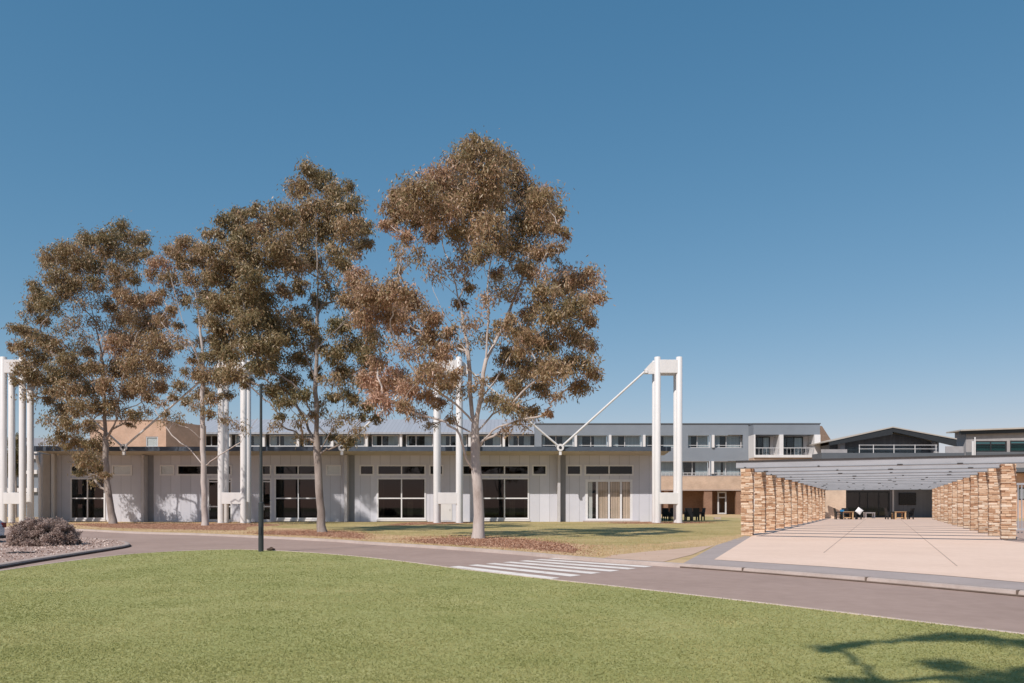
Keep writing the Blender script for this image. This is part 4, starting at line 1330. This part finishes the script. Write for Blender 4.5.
class Skeleton:
    def __init__(self, seed):
        self.p, self.par = [], []
        self.r = random.Random(seed)

    def nearest(self, q):
        best, bi = 1e9, 0
        for i, n in enumerate(self.p):
            d = (n - q).length
            h = math.hypot(n.x - q.x, n.y - q.y)
            over = n.z - (q.z - .45 * h)
            cost = d + max(0, over) * 2.2
            if cost < best:
                best, bi = cost, i
        return bi

    def line(self, pts, start=None, step=.45, jit=.03):
        pts = [Vector(p) for p in pts]
        if start is None and self.p:
            start = min(range(len(self.p)), key=lambda i: (self.p[i] - pts[0]).length)
        if start is not None:
            pts = [self.p[start]] + pts[(1 if (self.p[start] - pts[0]).length < .35 else 0):]
        s = spline(pts, step)
        prev = start if start is not None else -1
        for k, q in enumerate(s):
            if k == 0 and start is not None:
                continue
            j = jit if 0 < k < len(s) - 1 else 0
            self.p.append(q + Vector((self.r.gauss(0, j), self.r.gauss(0, j), self.r.gauss(0, j * .4))))
            self.par.append(prev)
            prev = len(self.p) - 1
        return prev

    def reach(self, q, sag=.12, step=.5, jit=.05):
        i = self.nearest(q)
        a = self.p[i]
        d = (q - a).length
        if d < .15:
            return i
        mid = a.lerp(q, .5) + Vector((self.r.gauss(0, .04) * d, self.r.gauss(0, .04) * d, sag * d * self.r.uniform(-.4, 1)))
        # leave the parent rising, then lean out
        return self.line([a, a.lerp(mid, .5) + Vector((0, 0, .03 * d)), mid, q], start=i, step=step, jit=jit)

    def mesh(self, tip, base, expo=2.2, flare=1.45):
        n = len(self.p)
        ch = [[] for _ in range(n)]
        for i, q in enumerate(self.par):
            if q >= 0:
                ch[q].append(i)
        rad = [0.0] * n
        for i in range(n - 1, -1, -1):
            s = sum(rad[c] ** expo for c in ch[i])
            rad[i] = max(tip, s ** (1 / expo)) if ch[i] else tip
        r0 = rad[0]
        rad = [tip + (base - tip) * max(0, (r - tip) / max(r0 - tip, 1e-6)) ** 1.45 for r in rad]
        z0 = self.p[0].z
        m = MB()
        done = set()
        stack = [0]
        while stack:
            i = stack.pop()
            chain = [i]
            j = i
            while ch[j]:
                nxt = max(ch[j], key=lambda c: rad[c])
                for c in ch[j]:
                    if c != nxt:
                        stack.append(c)
                chain.append(nxt)
                j = nxt
            q = self.par[i]
            pts = [self.p[k] for k in chain]
            rr = [rad[k] for k in chain]
            if q >= 0:
                pts = [self.p[q]] + pts
                rr = [rr[0] * 1.05] + rr
            else:
                rr = [r * (1 + (flare - 1) * math.exp(-(p.z - z0) / .5)) for r, p in zip(rr, pts)]
            if len(pts) > 1:
                m.tube(pts, rr, 12 if rr[0] > .12 else (7 if rr[0] > .04 else 4), caps=False)
        return m


def gum_tree(label, base_px, Y, trunk, limbs, clumps, rbase, seed, dens, L, W, hue0, bark, spread=.7, zbase=0.0, fill=()):
    r = random.Random(seed)
    b = Vector((PX(base_px, Y), Y, zbase))
    t = thing('gum_tree', b, label, 'tree', 'tall gum trees in front of the pavilion')
    sk = Skeleton(seed)
    pts = [b + Vector((0, 0, -.1))] + [P(x, y, Y + dy) for x, y, dy in trunk]
    sk.line(pts, step=.5, jit=.02)
    for lb_ in limbs:
        sk.line([P(x, y, Y + dy) for x, y, dy in lb_], step=.45, jit=.03)
    half = (max(c[0] for c in clumps) - min(c[0] for c in clumps)) / 2
    mid = (max(c[0] for c in clumps) + min(c[0] for c in clumps)) / 2
    mpp = Y / F
    cen, rad, hue = [], [], []
    for c in clumps:
        x, y, rp = c[:3]
        h = c[3] if len(c) > 3 else 0
        lim = math.sqrt(max(.08, 1 - ((x - mid) / half) ** 2)) * half * mpp * spread
        dy = c[4] if len(c) > 4 else r.uniform(-lim, lim)
        yy = Y + dy
        cen.append(P(x, y, yy))
        rad.append(rp * mpp * 1.13)
        hue.append(hue0 + h + r.gauss(0, .05))
    wts = [1.0] * len(cen)
    for x, y, rp in fill:
        # thin sprays between the main clumps
        cen.append(P(x, y, Y + r.uniform(-.6, .6) * half * mpp * spread))
        rad.append(rp * mpp * 1.2)
        hue.append(hue0 + r.gauss(0, .08))
        wts.append(.26)
    order = sorted(range(len(cen)), key=lambda i: (cen[i] - pts[1]).length)
    for i in order:
        sk.reach(cen[i])
    vs, ts, subs = leaf_cloud(cen, rad, hue, dens, L, W, seed, weights=wts)
    for i in order:
        for q in (subs[i] if wts[i] < 1 else subs[i][::2]):
            sk.reach(Vector(q), sag=.05, step=.4, jit=.03)
    sk.mesh(.013, rbase).build('trunk', bark, t, smooth=True)
    np_mesh('crown', vs, 4, leaf_m, ts, t, tuple(b))
    return t


main_clumps = [
    (478, 148, 17), (497, 155, 15), (462, 160, 17), (515, 172, 17), (488, 172, 20), (440, 178, 17), (455, 185, 20), (418, 190, 17), (402, 192, 15), (395, 212, 15, .1), (388, 224, 8, .12), (415, 212, 19), (440, 205, 20),
    (470, 200, 22), (500, 195, 20), (525, 195, 18), (545, 200, 17), (557, 212, 11), (540, 222, 18), (560, 232, 10), (520, 222, 18), (490, 225, 20), (462, 228, 17), (432, 232, 12, .1), (405, 234, 9, .15), (508, 248, 17), (535, 248, 15), (480, 252, 13),
    (556, 247, 9), (525, 268, 14), (497, 272, 10),
    (582, 278, 16), (592, 296, 12), (565, 284, 17), (545, 292, 14), (575, 305, 15), (590, 318, 9), (552, 312, 15), (530, 310, 12), (572, 335, 16), (586, 345, 10), (548, 340, 18), (525, 340, 17), (508, 325, 12), (575, 362, 16), (592, 372, 9), (552, 368, 17),
    (528, 365, 17), (508, 355, 14), (580, 385, 11), (515, 385, 14), (540, 388, 12), (500, 378, 9), (530, 410, 11), (512, 404, 10), (548, 414, 6), (494, 398, 8),
    (358, 278, 15, .16), (375, 290, 18, .15), (398, 288, 15, .15), (352, 298, 13, .14), (385, 308, 18, .14), (412, 300, 16, .12), (365, 318, 14, .18), (402, 322, 16, .12), (428, 316, 14, .1), (425, 336, 13, .1), (440, 350, 13, .06), (448, 330, 9, .06),
    (380, 358, 11, .22), (372, 378, 15, .27), (392, 378, 16, .27), (410, 385, 14, .24), (382, 398, 12, .25), (402, 404, 10, .2), (430, 372, 14, .08), (446, 380, 11, .05), (425, 395, 10, .1), (440, 402, 8, .1), (458, 300, 8), (470, 285, 8), (455, 372, 8)]
gum_tree('largest gum tree, pale straight trunk and rust-brown crown, closest to the road', 478, 34.4,
         [(478, 500, 0), (476, 460, 0), (475, 425, 0)],
         [[(475, 425, 0), (470, 400, .2), (469, 360, .3), (464, 320, .4), (456, 285, .5), (446, 255, .6)],
          [(475, 425, 0), (481, 398, -.2), (486, 360, -.4), (488, 315, -.5), (489, 270, -.6), (497, 235, -.8), (492, 205, -.8)],
          [(474, 428, 0), (458, 405, -.4), (438, 392, -.9), (415, 372, -1.3), (398, 345, -1.5), (390, 325, -1.6)],
          [(481, 398, -.2), (495, 380, .4), (512, 352, .9), (530, 320, 1.2), (548, 300, 1.4)],
          [(476, 432, 0), (492, 414, .5), (515, 405, .9), (540, 396, 1.2)],
          [(469, 360, .3), (455, 330, 1.0), (438, 300, 1.5), (425, 262, 1.8), (415, 240, 2)],
          [(476, 475, 0), (466, 458, -.5), (460, 435, -.9), (452, 412, -1.2)],
          [(486, 360, -.4), (505, 320, .8), (518, 290, 1.4), (526, 262, 1.8)]],
         main_clumps, .22, 3, 2700, .19, .050, .52, bark_pale,
         fill=[(440, 268, 15), (460, 268, 15), (500, 285, 15), (515, 292, 13), (490, 335, 15), (482, 385, 13), (460, 345, 13), (470, 320, 13), (500, 398, 14), (420, 348, 15), (405, 345, 14), (458, 392, 12), (540, 272, 12), (380, 340, 14),
               (560, 265, 10), (530, 325, 14), (415, 255, 13), (400, 250, 10), (398, 268, 10), (485, 300, 12), (450, 420, 9), (432, 425, 8), (420, 415, 9), (468, 250, 14), (520, 420, 10), (505, 430, 8), (555, 395, 10), (410, 412, 9)])

t2_clumps = [
    (312, 168, 12), (322, 178, 14), (300, 188, 14), (336, 190, 12), (348, 186, 8), (350, 203, 12), (328, 205, 17), (306, 208, 17), (288, 212, 14), (270, 222, 13), (362, 225, 11), (345, 225, 16), (322, 232, 17), (298, 235, 17), (278, 242, 14), (258, 232, 12), (370, 242, 7), (358, 243, 10),
    (232, 370, 11, -.05), (246, 379, 9, -.05), (220, 372, 9, -.05), (215, 234, 10, -.04), (213, 252, 11, -.04), (211, 275, 11, -.04), (210, 300, 11, -.04), (227, 220, 10, -.03), (240, 212, 10), (254, 208, 10), (222, 262, 13, -.06), (218, 300, 12, -.06), (214, 325, 11, -.08), (222, 345, 12, -.08), (252, 250, 12), (258, 345, 13, -.06), (275, 340, 13, -.06), (370, 335, 10), (372, 365, 10), (378, 385, 9), (240, 222, 9), (255, 310, 14), (300, 315, 12), (285, 255, 12), (338, 252, 14), (312, 258, 14), (290, 262, 15), (262, 258, 14), (243, 232, 12, -.05), (236, 248, 15, -.08), (232, 268, 15, -.08), (250, 275, 15, -.08), (225, 285, 11, -.1), (242, 294, 16, -.08), (262, 300, 16, -.06), (225, 306, 13, -.1), (245, 318, 17, -.08), (268, 322, 16, -.06), (228, 330, 13, -.1), (285, 290, 11), (300, 285, 10),
    (288, 335, 14, -.1), (250, 342, 15, -.1), (310, 325, 10), (318, 342, 11, -.05), (338, 325, 13, -.05), (352, 340, 14, -.1), (365, 352, 11, -.1), (335, 352, 13, -.12), (300, 358, 13, -.12), (275, 360, 15, -.12), (232, 355, 12, -.1), (258, 366, 12, -.12), (345, 372, 13, -.12), (362, 378, 11, -.12), (318, 372, 9, -.1), (288, 380, 14, -.14),
    (270, 388, 11, -.12), (302, 392, 10, -.12), (350, 395, 11, -.14), (368, 402, 9, -.12), (335, 395, 8, -.1), (285, 402, 9, -.14), (376, 418, 6, -.1), (346, 440, 9, -.18), (332, 436, 5, -.18), (280, 415, 5, -.1), (362, 415, 6, -.1), (310, 412, 5), (318, 300, 9), (348, 268, 8)]
gum_tree('tall olive-brown gum with twin leading tops, trunk right of the lamp post', 322.5, 42.3,
         [(320, 500, 0), (318, 465, 0), (316, 420, 0), (316, 370, 0), (317, 320, 0), (317, 270, 0), (316, 225, 0), (314, 185, 0)],
         [[(317, 440, 0), (305, 422, .6), (297, 405, 1.0), (290, 388, 1.4)],
          [(318, 455, 0), (328, 435, -.5), (338, 420, -.9), (344, 400, -1.1)],
          [(316, 380, 0), (302, 345, .7), (284, 318, 1.2), (262, 292, 1.6), (246, 262, 1.8)],
          [(317, 320, 0), (328, 290, .8), (340, 258, 1.4), (346, 220, 1.8)],
          [(316, 350, 0), (330, 335, -1), (348, 318, -1.8)],
          [(317, 310, 0), (303, 275, .8), (295, 240, 1.2)]],
         t2_clumps, .20, 5, 2050, .205, .058, .44, bark_grey,
         fill=[(270, 268, 13), (298, 268, 13), (330, 290, 13), (345, 300, 13), (352, 318, 11), (302, 310, 12), (265, 345, 13), (312, 345, 12), (320, 405, 12), (332, 378, 12), (362, 368, 12), (345, 415, 10), (300, 420, 9), (332, 422, 10), (240, 375, 10), (288, 315, 13), (360, 430, 8), (300, 436, 8), (352, 250, 12), (325, 275, 13), (275, 425, 8)])

t3_clumps = [
    (186, 242, 11, .05), (172, 250, 10, .06), (200, 246, 10), (160, 262, 10, .08), (180, 260, 12, .04), (202, 262, 11), (152, 274, 7, .08), (168, 276, 10, .05), (190, 278, 10), (210, 278, 10), (160, 292, 6, .05), (205, 295, 9), (218, 300, 9), (185, 298, 6), (170, 308, 7, .05), (200, 318, 6), (180, 325, 6),
    (178, 345, 5), (200, 340, 6), (212, 338, 8), (195, 355, 8), (215, 355, 11), (205, 372, 11), (190, 372, 9), (222, 378, 10), (180, 385, 8), (200, 392, 10), (216, 398, 8), (186, 400, 6), (172, 398, 6), (228, 395, 6), (208, 412, 6), (165, 412, 4), (160, 320, 6)]
gum_tree('slender open gum tree with thin bare lower limbs, left of the lamp post', 205, 56.3,
         [(204, 490, 0), (203, 450, 0), (202, 410, 0), (203, 370, 0), (200, 325, 0), (194, 285, 0), (189, 255, 0)],
         [[(203, 465, 0), (190, 450, .5), (172, 435, 1), (155, 410, 1.5)],
          [(203, 470, 0), (220, 455, -.8), (240, 442, -1.4), (258, 418, -2)],
          [(202, 440, 0), (185, 420, -1), (172, 398, -1.5)],
          [(203, 420, 0), (216, 400, 1), (224, 378, 1.6)],
          [(202, 370, 0), (190, 340, -.8), (178, 305, -1.4), (170, 275, -1.6)],
          [(200, 330, 0), (209, 300, .8), (212, 270, 1.2)]],
         t3_clumps, .20, 8, 1500, .235, .066, .50, bark_pale,
         fill=[(186, 340, 9), (192, 300, 10), (172, 335, 9), (215, 320, 10), (196, 405, 9), (226, 418, 8), (180, 418, 8), (176, 292, 10), (206, 318, 9), (160, 400, 8), (240, 425, 8), (165, 420, 7)])

t4_clumps = [
    (124, 230, 12), (140, 240, 11), (106, 234, 11), (112, 250, 13), (132, 256, 12), (146, 252, 6), (88, 240, 12), (70, 246, 12), (56, 254, 12), (46, 262, 9), (75, 264, 14), (95, 262, 14), (56, 274, 12), (116, 272, 12), (132, 276, 9), (75, 282, 13), (96, 282, 10),
    (32, 286, 8), (42, 296, 11), (34, 306, 8), (52, 304, 11), (62, 292, 9), (45, 318, 8), (118, 290, 8, .1), (128, 296, 12, .14), (142, 302, 12, .16), (154, 298, 9, .16), (124, 314, 14, .12), (145, 322, 15, .15), (162, 318, 10, .16), (110, 305, 8, .05),
    (130, 338, 15, .13), (152, 342, 14, .16), (166, 350, 9, .15), (116, 345, 13, .08), (138, 360, 15, .13), (158, 366, 12, .16), (120, 368, 14, .1), (142, 382, 13, .14), (162, 384, 9, .12), (126, 390, 11, .08), (150, 396, 8, .1),
    (18, 328, 8), (30, 332, 10), (14, 345, 6), (44, 338, 11), (26, 348, 10), (58, 345, 9), (66, 360, 11), (40, 356, 12), (22, 366, 9), (54, 372, 13), (76, 372, 12), (90, 350, 9), (94, 368, 11), (36, 378, 11), (16, 380, 6), (70, 388, 13), (90, 388, 12), (52, 392, 10), (108, 384, 11),
    (60, 408, 10), (78, 406, 11), (96, 404, 10), (50, 400, 6), (70, 422, 10), (88, 424, 9), (62, 434, 8), (78, 440, 9), (92, 444, 10), (66, 446, 6), (84, 458, 10, -.05), (96, 464, 9, -.05), (80, 470, 6, -.05), (104, 474, 5), (133, 414, 7), (130, 424, 4), (112, 402, 8)]
gum_tree('broad dark gum tree leftmost of the row, low hanging sprays over the pavilion wall', 113, 61.7,
         [(109, 495, 0), (106, 460, 0), (105, 425, 0), (104, 385, 0), (100, 345, 0), (92, 310, 0), (86, 275, 0)],
         [[(105, 440, 0), (114, 425, -.8), (119, 400, -1.2), (124, 375, -1.5), (132, 345, -1.8)],
          [(104, 400, 0), (85, 375, -1), (65, 360, -1.6), (45, 350, -2)],
          [(102, 360, 0), (112, 325, 1), (120, 285, 1.6), (124, 255, 2)],
          [(100, 345, 0), (78, 325, 1), (58, 305, 1.6)],
          [(105, 432, 0), (92, 425, -2), (82, 435, -3)]],
         t4_clumps, .25, 9, 1450, .24, .070, .43, bark_grey,
         fill=[(80, 302, 11), (72, 320, 11), (96, 322, 11), (86, 338, 11), (102, 302, 11), (62, 328, 10), (76, 348, 11), (30, 395, 9), (110, 410, 9), (122, 412, 9), (48, 420, 9), (50, 440, 8), (105, 440, 8), (112, 330, 10), (25, 315, 7), (95, 480, 7), (145, 412, 8)])

# tree glimpsed between the far left mast legs
bt = thing('hedge_tree', (PX(16, 90), 90, 0), 'small dark evergreen between the legs of the far left mast', 'tree')
cen = [P(16 + random.uniform(-6, 6), 440 + random.uniform(-4, 30), 90 + random.uniform(-1, 1)) for _ in range(16)]
vs, ts, _ = leaf_cloud(cen, [.9] * 16, [.05] * 16, 900, .25, .09, 31)
MB().tube([(PX(16, 90), 90, -.1), (PX(16, 90), 90, 3), P(16, 445, 90)], [.14, .1, .03], 8).build('trunk', bark_grey, bt, smooth=True)
np_mesh('crown', vs, 4, leaf_m, ts, bt, (PX(16, 90), 90, 0))

# tree behind the viewer whose crown shades the corner of the lawn
sh = Vector((TO_SUN.x, TO_SUN.y)) / TO_SUN.z
spots = [(836, 648, .24, 9.2), (850, 644, .20, 9.5), (868, 642, .12, 9.6), (888, 641, .10, 9.7), (905, 640, .14, 9.8), (930, 637, .26, 10), (952, 636, .28, 10), (974, 636, .24, 10), (992, 639, .2, 10.2), (1014, 642, .26, 10.2),
         (1040, 644, .3, 10.3), (938, 662, .22, 9.2), (956, 667, .22, 9), (1004, 675, .22, 9), (982, 681, .24, 9), (850, 682, .2, 8.5), (876, 682, .2, 8.5), (1028, 668, .16, 9.2),
         (1085, 660, .45, 9.6), (1060, 705, .5, 9), (1120, 690, .9, 9.5)]
b = Vector((4.2, -5.5, LAWN_Z))
ct = thing('shade_tree', b, 'gum tree that throws a leafy shadow on the near lawn corner', 'tree')
sk = Skeleton(4)
sk.line([b + Vector((0, 0, -.1)), b + Vector((0, .1, 3)), b + Vector((.1, .2, 6)), b + Vector((.0, .6, 8))], jit=.02)
cen, rad = [], []
for x, y, r_, h in spots:
    q = G(x, y, LAWN_Z)
    cen.append(Vector((q.x + sh.x * h, q.y + sh.y * h, LAWN_Z + h)))
    rad.append(r_)
for k in range(16):
    cen.append(Vector((b.x + rng.uniform(-.5, 4), b.y + rng.uniform(-3, 2.0), rng.uniform(7.5, 11))))
    rad.append(.8)
for q in sorted(cen, key=lambda c: (c - b).length):
    sk.reach(q)
vs, ts, _ = leaf_cloud(cen, rad, [.4] * len(cen), 5200, .13, .035, 77, nsub=40)
sk.mesh(.010, .28).build('trunk', bark_pale, ct, smooth=True)
np_mesh('crown', vs, 4, leaf_m, ts, ct, tuple(b))

# ------------------------------------------------------------------ shrub on the island
sp_ = G(43, 546.5, 0)
SY = sp_.y
SX = PX(43, SY + .95)
sb = thing('clipped_shrub', (SX, SY, 0), 'low rounded russet-grey shrub on the pebble island', 'shrub')
cen, rad, hue = [], [], []
top = PZ(517.5, SY + .8)
while len(cen) < 190:
    u, v, w_ = random.uniform(-1, 1), random.uniform(-1, 1), random.uniform(0, 1)
    q = (u * u + v * v) ** 1.5 + w_ ** 2.6
    if q > 1 or q < .25:
        continue
    cen.append(Vector((SX + u * 1.12, SY + .95 + v * .95, .06 + w_ * (top - .16))))
    rad.append(.19)
    hue.append(.46 + random.gauss(0, .1))
vs, ts, subs = leaf_cloud(cen, rad, hue, 11000, .06, .03, 5, droop=-.25, nsub=26)
np_mesh('foliage', vs, 4, shrub_m, ts, sb, (SX, SY, 0))
m = MB()
for c in cen[::2]:
    m.tube([(SX + (c.x - SX) * .25, SY + .95 + (c.y - SY - .95) * .25, -.02), c.lerp(Vector((SX, SY + .95, 0)), .4), c], [.02, .012, .006], 5, caps=False)
m.build('stem', bark_grey, sb)

# ------------------------------------------------------------------ parked car at the left frame edge
cg = G(6.5, 546.5, ROAD_Z)
car = thing('parked_car', (PX(7, cg.y + 1.76) - 1.9, cg.y, ROAD_Z), 'silver-white hatchback, only its rear corner and red tail light in view', 'car')
cx0, cyy = PX(7, cg.y + 1.76), cg.y            # rear bumper, near side


def section(x, hw, z0, z1, zt, tw):
    """half ring of a car body: sill, waist, roof"""
    return [(x, -hw * .94, z0), (x, -hw, (z0 + z1) / 2), (x, -hw * .98, z1), (x, -tw, zt), (x, tw, zt), (x, hw * .98, z1), (x, hw, (z0 + z1) / 2), (x, hw * .94, z0)]


secs = [section(0, .74, .32, .72, .74, .66), section(-.08, .82, .28, .86, .90, .72), section(-.3, .86, .26, .92, 1.08, .66), section(-.75, .88, .25, .93, 1.42, .60), section(-1.4, .88, .25, .93, 1.49, .60), section(-2.3, .88, .25, .92, 1.44, .58),
        section(-3.05, .88, .25, .90, .98, .66), section(-3.7, .84, .26, .76, .82, .64), section(-4.05, .70, .32, .6, .62, .55)]
m = MB()
vs = []
for s in secs:
    vs += [(cx0 + q[0], cyy + .88 + q[1], ROAD_Z + q[2]) for q in s]
fs = []
for i in range(len(secs) - 1):
    for k in range(8):
        k2 = (k + 1) % 8
        fs.append((i * 8 + k, i * 8 + k2, i * 8 + 8 + k2, i * 8 + 8 + k))
fs += [tuple(range(8)), tuple(range((len(secs) - 1) * 8, len(secs) * 8))]
m.add(vs, fs)
body = m.build('body', car_paint, car, smooth=True)
for yy in (cyy + .03, cyy + 1.47):
    MB().box(cx0 - .34, cx0 + .012, yy, yy + .26, ROAD_Z + .66, ROAD_Z + .86).build('tail_light', tail_red, car, bevel=.03)
    for xx in (-.78, -3.3):
        w = MB().tube([(cx0 + xx, yy - .02, ROAD_Z + .31), (cx0 + xx, yy + .2, ROAD_Z + .31)], .31, 24).build('wheel', rubber, car)
        MB().tube([(cx0 + xx, yy - .03, ROAD_Z + .31), (cx0 + xx, yy + .21, ROAD_Z + .31)], .2, 20).build('rim', alu, w)
MB().box(cx0 - .2, cx0 + .03, cyy + .1, cyy + 1.66, ROAD_Z + .24, ROAD_Z + .36).build('bumper_strip', black_plastic, car)
MB().prism_xz([(cx0 - 2.9, ROAD_Z + .97), (cx0 - .55, ROAD_Z + .97), (cx0 - .85, ROAD_Z + 1.33), (cx0 - 2.3, ROAD_Z + 1.36)], cyy + .1, cyy + .14).build('side_window', pane_dark, car)

# ------------------------------------------------------------------ camera, sun, sky
cam = bpy.data.cameras.new('camera')
cam.sensor_width = 36.0
cam.lens = F * 36.0 / 1024
cam.shift_y = (HY - 341.5) / 1024
cam.clip_start = 0.1
cam.clip_end = 8000
co = bpy.data.objects.new('camera', cam)
co.location = (0, 0, EYE)
co.rotation_euler = (R(90), 0, 0)
COL.objects.link(co)
scene.camera = co

sun = bpy.data.lights.new('sun', 'SUN')
sun.energy = 4.2
sun.angle = R(0.55)
sun.color = (1.0, 0.935, 0.87)
so = bpy.data.objects.new('sun', sun)
so.rotation_euler = (-TO_SUN).to_track_quat('-Z', 'Y').to_euler()
so.location = (-20, -30, 40)
COL.objects.link(so)

w = bpy.data.worlds.new('World')
scene.world = w
w.use_nodes = True
nt = w.node_tree
bg = nt.nodes['Background']
sky = nt.nodes.new('ShaderNodeTexSky')
sky.sky_type = 'NISHITA'
sky.sun_disc = False
sky.sun_elevation = SUN_EL
sky.sun_rotation = math.pi + SUN_AZ
sky.altitude = 50
sky.air_density = 1.0
sky.dust_density = 0.3
sky.ozone_density = 6.0
STR = 0.09
# grade of the clear sky: deeper cyan overhead, softer rise to the horizon
sp = nt.nodes.new('ShaderNodeSeparateColor')
cb = nt.nodes.new('ShaderNodeCombineColor')
nt.links.new(sky.outputs[0], sp.inputs[0])
for ch, (k, p) in zip(('Red', 'Green', 'Blue'), ((1.503, 1.14), (0.865, 0.72), (0.811, 0.603))):
    a = nt.nodes.new('ShaderNodeMath')
    a.operation = 'MULTIPLY'
    a.inputs[1].default_value = STR
    b_ = nt.nodes.new('ShaderNodeMath')
    b_.operation = 'POWER'
    b_.inputs[1].default_value = p
    c_ = nt.nodes.new('ShaderNodeMath')
    c_.operation = 'MULTIPLY'
    c_.inputs[1].default_value = k / STR
    nt.links.new(sp.outputs[ch], a.inputs[0])
    nt.links.new(a.outputs[0], b_.inputs[0])
    nt.links.new(b_.outputs[0], c_.inputs[0])
    nt.links.new(c_.outputs[0], cb.inputs[ch])
nt.links.new(cb.outputs[0], bg.inputs['Color'])
bg.inputs['Strength'].default_value = STR

scene.view_settings.view_transform = 'Standard'
scene.view_settings.look = 'None'
scene.view_settings.gamma = 1.0
scene.view_settings.exposure = 0.0
